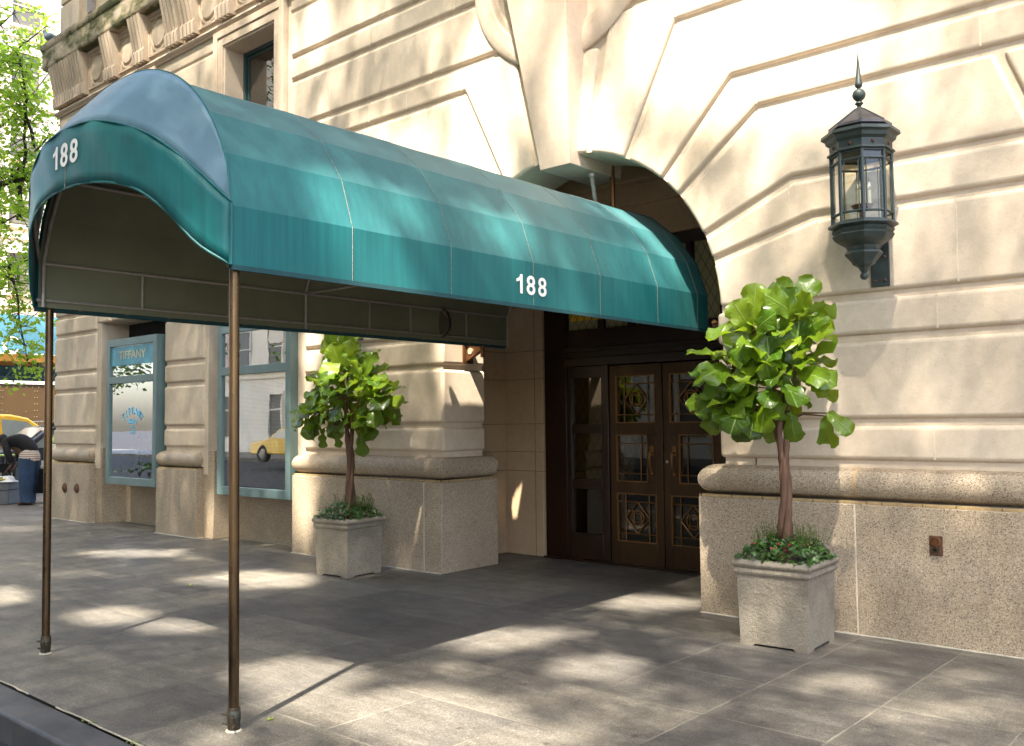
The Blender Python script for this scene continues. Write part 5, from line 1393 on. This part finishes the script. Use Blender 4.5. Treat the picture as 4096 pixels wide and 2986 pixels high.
lit(900, 1575, 300, 55, 2, 0, .95, .4); lit(1330, 1560, 260, 55, 2, 0, .55, .5); lit(1980, 1600, 320, 60, 2, 0, .4, .5); lit(640, 1500, 120, 60, 2, 0, 1, .3)
for a in ((1560, 1440, 60, 9, .6), (1900, 1440, 50, 8, .5), (2120, 1500, 60, 12, .6), (1250, 1520, 60, 14, .5), (1020, 1480, 70, 12, .6), (1760, 1590, 80, 16, .5), (150, 1270, 60, 8, .6), (420, 1235, 60, 6, .5)): lit(*a[:4], 2, 0, a[4])
rl = random.Random(14)
for i in range(34): lit(rl.uniform(1620, 2260), rl.uniform(820, 1250), rl.uniform(12, 42), rl.uniform(10, 30), 1, YL, rl.uniform(.25, .55), .5)
lit(1690, 800, 150, 160, 1, 6.2, .8, .3); lit(765, 860, 100, 85, 1, 6.2, .85, .3); lit(1450, 200, 1150, 430, 1, YL, .50, .5); lit(500, 120, 420, 230, 1, YL, .50, .5); lit(2000, 900, 420, 420, 1, YL, .10, .5)
for a in ((740, 430, 85, 130, 1), (890, 480, 55, 110, 1), (1140, 540, 62, 120, 1), (1050, 440, 50, 50, .8), (1270, 620, 30, 70, .9), (1370, 640, 50, 80, .9), (1440, 560, 60, 70, .9), (560, 350, 60, 60, .6), (400, 420, 60, 90, .5), (1480, 660, 40, 60, .8)):
    lit(*a[:4], 0, KX+HW*.93, a[4])
# right edge of the door reveal and pier face
for p, q, s_ in ((Vector((-7.3, 8.5, .9)), .30, .9), (Vector((-7.3, 8.5, .3)), .3, .6)):
    c = uv_(p); LIT.append((c, (q*1.8, 0), (0, s_*1.3), q*s_*2.34, 1.0, .25))
def transmit(u, v):
    t = .03
    for c, A, B_, det, amt, soft in LIT:
        if abs(det) < 1e-9: continue
        du, dv = u-c[0], v-c[1]; a = (du*B_[1]-dv*B_[0])/det; b = (A[0]*dv-A[1]*du)/det; q = math.sqrt(a*a+b*b)
        if q > 1.7: continue
        q *= 1+.30*noise.noise((u*2.6, v*2.6, amt*7))+.16*noise.noise((u*6, v*6, 2))
        f = 1 if q < 1-soft*.5 else 0 if q > 1+soft*.5 else (1+soft*.5-q)/soft
        t = max(t, f*amt)
    return t
def sun_patch_trees():
    r = random.Random(42)
    us_ = [uv_(Vector(p)) for p in ((-25, 2, 0), (3, 2, 0), (3, 7, 9.5), (-25, 7, 9.5), (-25, 9, 0), (3, 9, 0))]
    u0, u1 = min(a for a, b in us_)-1, max(a for a, b in us_)+1; v0, v1 = min(b for a, b in us_)-.5, max(b for a, b in us_)+1.5
    trunks = [(-20.5, -9.3), (-10.5, -9.6), (-1.0, -9.4)]
    crowns = [MB() for _ in trunks]; woods = [MB() for _ in trunks]
    step = .08
    nU = int((u1-u0)/step); nV = int((v1-v0)/step); cnt = 0
    for i in range(nU):
        for j in range(nV):
            u = u0+(i+.5)*step; v = v0+(j+.5)*step
            tr = transmit(u, v)
            # noise for ragged holes, not applied here
            nz = noise.noise((u*.9, v*.9, 3.3))
            for k in range(3):
                uu = u+r.uniform(-.5, .5)*step; v_ = v+r.uniform(-.5, .5)*step
                if r.random() < tr: continue
                base = e1*uu+e2*v_
                zt_ = max(0, base.z+L.z*(YL-base.y)/L.y)
                H = (17.5, 14.8, 12.0)[k]+1.0*zt_+2.6*noise.noise((uu*.35, v_*.35, 1))+r.gauss(0, .5)
                s = (H-base.z)/L.z; p = base+L*s
                if p.y > -3.2 and False: continue
                w_ = min(range(3), key=lambda q: (p.x-trunks[q][0])**2+((p.y-trunks[q][1])*.6)**2)
                t_ = Vector((*trunks[w_], 0)); mb = crowns[w_]
                sz = step*r.uniform(.95, 1.3)*.5; a = r.uniform(0, PI)
                d1 = (e1*math.cos(a)+e2*math.sin(a)+L*r.uniform(-.5, .5))*sz*1.5; d2 = (e1*-math.sin(a)+e2*math.cos(a)+L*r.uniform(-.5, .5))*sz*1.1
                q = p-t_; tt = r.random()
                mb.add([q-d1, q-d2*.8+d1*.1, q+d1, q+d2*.8-d1*.1], [(0, 1, 2, 3)], tint=tt); cnt += 1
    for w_, (tx, ty) in enumerate(trunks):
        lab = ('tall street tree on the far pavement toward the avenue, dappling the shop windows', 'tall street tree opposite the canopy on the far pavement', 'tall street tree on the far pavement behind the photographer')[w_]
        T = thing('street_tree', lab, 'tree', (tx, ty, 0))
        wd = woods[w_]; wd.ring([(0, 0, 0), (.05, 0, 3), (0, .1, 7), (.1, .3, 16)], [.28, .24, .2, .12], 12)
        for k in range(9):
            a = r.uniform(0, 2*PI); l_ = r.uniform(2, 4.2); z = r.uniform(8, 15)
            wd.ring(branch_path((0, .1, z), (math.cos(a)*l_, math.sin(a)*l_*.8, z+r.uniform(1.5, 3)), .5, r, 6, .4), [.10, .085, .07, .06, .045, .03, .02], 6)
        wd.build('trunk', 'bark', T, smooth=60); crowns[w_].build('crown', 'locust_high', T, smooth=0, tint=True)
    print('shade leaves', cnt)
sun_patch_trees()

def far_tree(loc, h, seed, label):
    r = random.Random(seed); T = thing('street_tree', label, 'tree', loc); tk = MB(); lf = MB()
    tk.ring([(0, 0, 0), (.1, 0, h*.3), (0, .15, h*.6), (.1, .1, h*.9)], [.22, .17, .11, .04], 10)
    for k in range(16):
        a = k*2.4; z = h*(.25+.04*k); l_ = r.uniform(1.6, 3.2)*(1.15-.03*k)
        p = branch_path((0, .05, z), (math.cos(a)*l_, math.sin(a)*l_, z+r.uniform(.6, 1.8)), .3, r, 6, .35); tk.ring(p, [.07, .06, .05, .04, .03, .02, .012], 6)
        for i in range(2, 7):
            for q in range(34): leafcard(lf, p[i]+Vector((r.gauss(0, .42), r.gauss(0, .42), r.gauss(0, .30))), r.uniform(.16, .30), r, r.random())
    tk.build('trunk', 'bark', T, smooth=60); lf.build('crown', 'locust_high', T, smooth=0, tint=True)
far_tree((-28.2, -9.8, 0), 12, 5, 'full street tree mirrored in the nearer shop window, out across the side street')
far_tree((-41.0, -8.2, 0), 12, 6, 'full street tree mirrored in the farther shop window, out across the side street')
far_tree((-51.0, -9.5, 0), 13, 7, 'farthest street tree mirrored at the left edge of the farther shop window')

# ================================================================== PERSON AND STALL
PO = Vector((-20.12, 7.74, 0)); ev = Vector((-.752, -.659, 0)); dv = Vector((-.659, .752, 0))
def W(e, z, d=0): return ev*e + dv*d + Vector((0, 0, z))
T = thing('person', 'person bending over the stall in black jacket, striped shirt hem and blue jeans', 'person', PO)
def skin_obj(name, verts, edges, rad, mat, parent, sub=2):
    me = bpy.data.meshes.new(name); me.from_pydata([tuple(v) for v in verts], edges, []); me.materials.append(M[mat])
    o = bpy.data.objects.new(name, me); col.objects.link(o); o.parent = parent
    sk = o.modifiers.new('Skin', 'SKIN'); sk.use_smooth_shade = True
    me_sk = me.skin_vertices[0].data if me.skin_vertices else None
    if me_sk is None:
        bm = bmesh.new(); bm.from_mesh(me); bm.verts.layers.skin.verify(); bm.to_mesh(me); bm.free(); me_sk = me.skin_vertices[0].data
    for i, r_ in enumerate(rad): me_sk[i].radius = (r_, r_) if not isinstance(r_, tuple) else r_; me_sk[i].use_root = (i == 0)
    s = o.modifiers.new('Sub', 'SUBSURF'); s.levels = sub; s.render_levels = sub
    return o
M['skin'] = simple('brown_skin', (.10, .045, .025), .5, scale=20)
M['hair'] = simple('dark_hair', (.012, .008, .006), .8)
M['jacket'] = simple('black_jacket', (.006, .0055, .007), .85, scale=10, bump=.3)
g = NG('striped_shirt'); s_ = g.n('ShaderNodeSeparateXYZ'); g.l(g.co(), s_.inputs[0])
fr_ = g.math('FRACT', g.math('MULTIPLY', s_.outputs[2], 22)); M['shirt'] = g.fin(g.ramp(fr_, [(0, (.55, .47, .40)), (.62, (.55, .47, .40)), (.66, (.22, .15, .13)), (1, (.22, .15, .13))]), .8)
M['jeans'] = simple('blue_denim', (.018, .042, .095), .85, scale=5, var=.35, bump=.3)
M['shoe'] = simple('brown_shoe', (.06, .028, .014), .6, scale=9)
# body: pelvis, spine, neck, head, two arms with hands, two legs : one continuous surface
vs = [W(-.02, .88), W(.08, 1.05), W(.22, 1.20), W(.37, 1.27), W(.44, 1.27), W(.50, 1.30), W(.56, 1.34)]
rd_ = [.13, .12, .13, .11, .055, .085, .08]
ed = [(i, i+1) for i in range(6)]
def chain(start, pts, rads):
    b = len(vs); vs.extend(pts); rd_.extend(rads); ed.append((start, b)); ed.extend([(b+i, b+i+1) for i in range(len(pts)-1)]); return b+len(pts)-1
wrs = []
for s in (-1, 1):
    de = .05 if s > 0 else 0
    h = chain(3, [W(.39, 1.27, s*.17), W(.31+de, 1.03, s*.20), W(.27+de, .83, s*.17), W(.31+de, .775, s*.16)], [.058, .045, .026, .032]); wrs.append(h)
    hp = vs[h]
    for q, (dd, l_) in enumerate(((-.030, .075), (-.010, .088), (.010, .085), (.028, .066))):
        chain(h, [hp+W(.04, -.035, dd), hp+W(.04+l_*.5, -.05-l_*.35, dd*1.2), hp+W(.03+l_*.55, -.05-l_*.85, dd*1.25)], [.010, .0085, .007])
    chain(h, [hp+W(.01, -.03, -s*.035), hp+W(.035, -.065, -s*.045)], [.011, .008])
    chain(0, [W(-.02, .80, s*.09), W(.03, .46, s*.11), W(-.03, .10, s*.11), W(.06, .05, s*.12)], [.085, .058, .036, .032])
skin_obj('body', vs, ed, rd_, 'skin', T)
# head details
c = MB(); c.ball(W(.575, 1.315), .098, 16, sc=(.95, .85, 1.15)); c.ball(W(.665, 1.275), .018, 8); c.ball(W(.60, 1.30, .09), .024, 8, sc=(.6, 1, 1.3)); c.ball(W(.60, 1.30, -.09), .024, 8, sc=(.6, 1, 1.3)); c.ball(W(.655, 1.31, .035), .012, 8); c.ball(W(.655, 1.31, -.035), .012, 8); c.ball(W(.65, 1.235), .022, 8, sc=(.6, 1, .4))
c.build('face', 'skin', T)
c = MB(); c.ball(W(.555, 1.345), .108, 16, sc=(.98, .92, 1.05)); c.build('hair', 'hair', T)
# jacket
jv = [W(-.09, 1.02), W(-.03, 1.14), W(.08, 1.26), W(.22, 1.33), W(.36, 1.31), W(.43, 1.30)]
jr = [.13, .165, .175, .18, .165, .085]; je = [(i, i+1) for i in range(5)]
for s in (-1, 1):
    b = len(jv); jv += [W(.40, 1.28, s*.19), W(.335, 1.10, s*.225), W(.29+(.05 if s > 0 else 0), .96, s*.215), W(.265+(.05 if s > 0 else 0), .85, s*.18)]; jr += [.088, .078, .068, .052]; je += [(4, b), (b, b+1), (b+1, b+2), (b+2, b+3)]
skin_obj('jacket', jv, je, jr, 'jacket', T)
def loft(name, rings, mat, par, n=20, wob=.0):
    m_ = MB(); vs_ = []
    for (ce, cz_, cd_, ra, rb, til) in rings:
        for k in range(n):
            q = 2*PI*k/n; e_ = ra*math.cos(q); vs_.append(W(ce+e_, cz_+til*e_+wob*math.sin(q*5+cz_*20), cd_+rb*math.sin(q)))
    m_.add(vs_, [(i*n+k, i*n+(k+1) % n, (i+1)*n+(k+1) % n, (i+1)*n+k) for i in range(len(rings)-1) for k in range(n)]); m_.add([vs_[k] for k in range(n)], [list(range(n))]); m_.add([vs_[(len(rings)-1)*n+k] for k in range(n)], [list(range(n))])
    return m_.build(name, mat, par, smooth=60)
loft('shirt', [(.0, .86, 0, .205, .19, -.22), (.0, .95, 0, .205, .19, -.35), (.02, 1.03, 0, .18, .19, -.50), (.05, 1.10, 0, .13, .17, -.6)], 'shirt', T, wob=.004)
for s in (-1, 1):
    loft('trouser_leg', [(.01, .96, s*.07, .175, .12, 0), (.0, .78, s*.085, .175, .12, 0), (.01+s*.02, .50, s*.11, .155, .115, 0), (.02+s*.03, .25, s*.115, .13, .11, 0), (.0+s*.05, .06, s*.12, .135, .115, 0)], 'jeans', T, wob=.006)
    c = MB(); q = s*.05
    c.ring([W(-.10+q, .045, s*.12), W(.0+q, .055, s*.12), (W(.12+q, .045, s*.12)), W(.20+q, .03, s*.12)], [.045, .052, .045, .028], 12); c.box(-.001, .001, -.001, .001, 0, .001); c.build('shoe', 'shoe', T, smooth=60)
M['grey_box'] = simple('grey_plastic', (.13, .13, .14), .5, scale=5, bump=.1)
def at(e, d): return PO+ev*(e+.56*d)+dv*d
a = at(.62, .25)
T = thing('storage_chest', 'grey two-tier plastic storage chest left of the bending person', 'chest', (a.x, a.y, 0), math.atan2(ev.y, ev.x))
b = MB(); b.box(-.34, .75, -.26, .26, 0, .30); b.build('body', 'grey_box', T, bevel=.02, seg=3)
b = MB(); b.box(-.36, .77, -.28, .28, .305, .44); b.box(-.30, .70, -.24, .24, .44, .46); b.build('lid', 'grey_box', T, bevel=.015, seg=3)
b = MB(); b.box(-.06, .06, -.30, -.28, .30, .35); b.build('latch', 'black_plastic', T, bevel=.004)
pc = [('white_hat', (.78, .76, .70)), ]
a = at(.42, .12); b = MB(); b.lathe([(.001, 0), (.19, .0), (.20, .012), (.13, .03), (.10, .10), (.06, .125), (.001, .128)], (0, 0, 0), 24); o = b.build('sun_hat', simple('white_hat', (.78, .76, .72), .7)); o.location = (a.x, a.y, .462); tag(o, 'white cloth sun hat lying on the grey chest under the hands', 'hat')
rr = random.Random(8)
for i in range(7):
    a = at(.50+rr.uniform(-.1, .7), .25+rr.uniform(-.2, .2)); b = MB(); s1, s2 = rr.uniform(.09, .14), rr.uniform(.12, .18)
    b.box(-s1, s1, -s2, s2, 0, .012+.004*i); o = b.build('magazine', simple('cover_%d' % i, [(.6, .55, .4), (.25, .45, .12), (.1, .25, .5), (.6, .5, .1), (.7, .68, .6), (.45, .12, .08), (.5, .52, .3)][i], .5, scale=12, var=.5), bevel=.001)
    o.location = (a.x, a.y, .464+.022*i if i > 3 else .464+.016*i); o.rotation_euler = (0, 0, rr.uniform(0, 3)); tag(o, 'loose magazine lying in the heap on the grey chest', 'magazine', 'magazines on the grey chest')
a = at(.58, .75)
T = thing('slatted_crate', 'black slatted plastic crate standing behind the grey chest', 'crate', (a.x, a.y, 0), math.atan2(ev.y, ev.x))
b = MB(); fr(b, -.45, .45, .0, .98, .04, -.25, -.21); fr(b, -.45, .45, 0, .98, .04, .21, .25); b.box(-.45, -.41, -.21, .21, 0, .98); b.box(.41, .45, -.21, .21, 0, .98); b.box(-.41, .41, -.245, -.215, .62, .80)
for i in range(11): b.box(-.39+i*.075, -.36+i*.075, -.24, -.22, .04, .94)
b.box(-.45, .45, -.21, .21, .955, .98); b.build('frame', 'black_plastic', T)
a = at(.58, .74); b = MB(); b.box(-.38, .36, -.2, .2, 0, .03); o = b.build('magazine', simple('green_cover', (.35, .5, .12), .5, scale=10, var=.5)); o.location = (a.x, a.y, .985); o.rotation_euler = (0, 0, math.atan2(ev.y, ev.x)); tag(o, 'broad green printed sheet lying on top of the black crate', 'magazine', None)
# table to the right of the person, with cloth, books and leaning prints
a = at(-.85, .55)
T = thing('stall_table', 'folding stall table with black cloth and crossed metal legs right of the bending person', 'table', (a.x, a.y, 0), math.atan2(-ev.y, -ev.x))
b = MB(); b.box(-.60, 1.3, -.40, .40, .68, .72); b.build('tabletop', 'grey_box', T, bevel=.005)
b = MB(); n = 50; vs = []
for i in range(n+1):
    x = -.62+1.94*i/n; vs += [(x, -.42, .725), (x, -.43-.02*math.sin(i*.9), .22)]
b.add(vs, [(2*i, 2*i+2, 2*i+3, 2*i+1) for i in range(n)]); b.box(-.62, 1.32, -.42, .42, .721, .727); b.build('cloth', 'black_plastic', T, smooth=60)
for s in (-1, 1):
    for x in (-.45, 1.1):
        q = MB(); q.tube((x-.28*s, -.36, 0.02), (x+.28*s, .2, .68), .014, 8); q.build('leg', 'tube', T)
b = MB(); b.tube((-.7, -.37, .02), (1.3, -.37, .02), .012, 8); b.build('stretcher', 'tube', T)
def atT(x, y): q = Matrix.Rotation(math.atan2(-ev.y, -ev.x), 3, 'Z') @ Vector((x, y, 0)); return a+q
for i, (x, y, w_, h_, d_, cc) in enumerate(((-.40, -.2, .16, .11, .05, (.62, .55, .42)), (-.1, -.22, .15, .12, .06, (.55, .50, .42)), (.2, -.2, .15, .12, .05, (.7, .67, .6)), (-.3, .1, .16, .12, .10, (.45, .05, .15)), (.05, .12, .15, .12, .09, (.6, .45, .25)), (-.42, -.05, .2, .03, .16, (.7, .68, .6)), (.45, .0, .16, .14, .12, (.5, .3, .15)))):
    p = atT(x, y); b = MB(); b.box(-w_, w_, -h_, h_, 0, d_); o = b.build('book', simple('book_%d' % i, cc, .6, scale=9), bevel=.003); o.location = (p.x, p.y, .73); o.rotation_euler = (0, 0, .8+i*.3); tag(o, 'second-hand book lying on the black stall cloth', 'book', 'books on the stall table')
T2 = thing('print_rack', 'leaning display board covered with green and blue printed sheets behind the person', 'display board', (at(-1.22, .80).x, at(-1.22, .80).y, 0), math.atan2(-ev.y, -ev.x))
b = MB(); mt = Matrix.Rotation(R(-28), 4, 'X'); mt.translation = (0, .12, .74)
b.box(-.95, 1.1, 0, .03, 0, .85, mat=mt); b.build('board', 'black_plastic', T2)
rr = random.Random(31)
for i in range(7):
    for j in range(3):
        q = MB(); cc = rr.choice([(.55, .62, .22), (.70, .62, .42), (.18, .38, .6), (.62, .56, .45), (.35, .5, .2)])
        q.box(-.92+i*.285, -.66+i*.285, -.006, -.002, .03+j*.27, .27+j*.27, mat=mt); q.build('printed_sheet', simple('sheet_%d_%d' % (i, j), cc, .3, scale=11, var=.4), T2, smooth=0)
# legs of the board rest on the table

# plants in the display window and the flower tray
def pot_plant(x, y, s, label, grp, seed):
    r = random.Random(seed); T = thing('pot_plant', label, 'plant', (x, y, .71), 0, grp)
    b = MB(); b.lathe([(.05*s, 0), (.085*s, .12*s), (.092*s, .125*s), (.088*s, .14*s), (.07*s, .135*s)], (0, 0, 0), 16); b.build('pot', 'black_plastic', T)
    g = MB()
    for k in range(90): leafcard(g, Vector((r.gauss(0, .05*s), r.gauss(0, .05*s), .15*s+abs(r.gauss(0, .05*s)))), .055*s, r, r.uniform(0, .8))
    g.build('foliage', 'ivy', T, smooth=0, tint=True)
for i, (x, lb) in enumerate(((-14.50, 'leftmost of three small potted herbs inside the left shop window'), (-14.30, 'middle of three small potted herbs inside the left shop window'), (-14.06, 'rightmost of three small potted herbs inside the left shop window'), (-13.72, 'wide leafy potted plant inside the left shop window'), (-13.42, 'low potted plant in the right corner of the left shop window'))):
    pot_plant(x, 6.985, 1.0 if i < 3 else 1.35, lb, 'potted plants in the shop window', 60+i)
T = thing('flower_tray', 'tray of sunflowers and pink blossoms standing in the left shop window', 'flowers', (-13.60, 7.02, 1.05))
b = MB(); b.box(-.30, .22, -.07, .09, 0, .10); b.build('tray', 'soil', T, bevel=.01); b = MB(); b.box(-.28, -.25, -.02, .02, -.345, 0); b.box(.18, .21, -.02, .02, -.345, 0); b.build('stand', 'black_plastic', T)
M['petal'] = simple('sunflower_petal', (.80, .42, .01), .6, scale=20); M['seedhead'] = simple('seed_head', (.10, .035, .01), .9)
M['blossom'] = simple('pink_blossom', (.30, .10, .14), .8, scale=30, var=.4)
b = MB(); r = random.Random(2)
for k in range(120): b.ball((r.uniform(-.28, .2), -.07+r.uniform(-.02, .05), .09+r.uniform(0, .09)), .017, 6)
b.build('blossom', 'blossom', T)
for x, z, s in ((-.17, .16, .085), (.08, .15, .09), (.03, .40, .11), (-.20, .38, .08), (-.22, .56, .08), (.2, .30, .07)):
    b = MB(); c = Vector((x, -.10, z))
    for k in range(18):
        q = 2*PI*k/18; d = Vector((math.cos(q), 0, math.sin(q))); t_ = Vector((-math.sin(q), 0, math.cos(q)))
        b.add([c+d*s*.4, c+d*s*.7+t_*s*.13, c+d*s+Vector((0, -.01, 0)), c+d*s*.7-t_*s*.13], [(0, 1, 2, 3)])
    b.lathe([(.001, -.02), (s*.4, -.012), (s*.45, .01)], c, 14, axis='y', m=1); b.ring([c+Vector((0, .01, 0)), c+Vector((0, .03, -.1)), Vector((x, 0, .05))], .006, 5, m=2)
    b.build('sunflower', ['petal', 'seedhead', 'shed_green'], T, smooth=0)
# pigeon on the cornice
T = thing('pigeon', 'small grey-blue pigeon perched on the left end of the cornice', 'bird', (-17.10, 6.80, 8.58), R(200))
b = MB(); b.ball((0, 0, .10), .075, 14, sc=(1.5, .85, .95)); b.ring([(.07, 0, .13), (.10, 0, .18), (.12, 0, .21)], [.05, .035, .03], 10); b.ball((.125, 0, .22), .034, 10); b.ring([(.15, 0, .22), (.185, 0, .21)], [.010, .002], 6); b.ring([(-.09, 0, .09), (-.22, 0, .06)], [.04, .018], 8)
b.tube((.02, .02, .05), (.025, .025, 0.0), .006, 6); b.tube((.02, -.02, .05), (.025, -.025, 0.0), .006, 6)
b.build('body', simple('pigeon_grey', (.20, .25, .32), .7, scale=20), T, smooth=60)
b = MB(); b.ball((-.02, .055, .105), .05, 10, sc=(1.9, .35, .9)); b.build('wing', simple('pigeon_wing', (.28, .33, .40), .7), T)
bpy.context.view_layer.update()
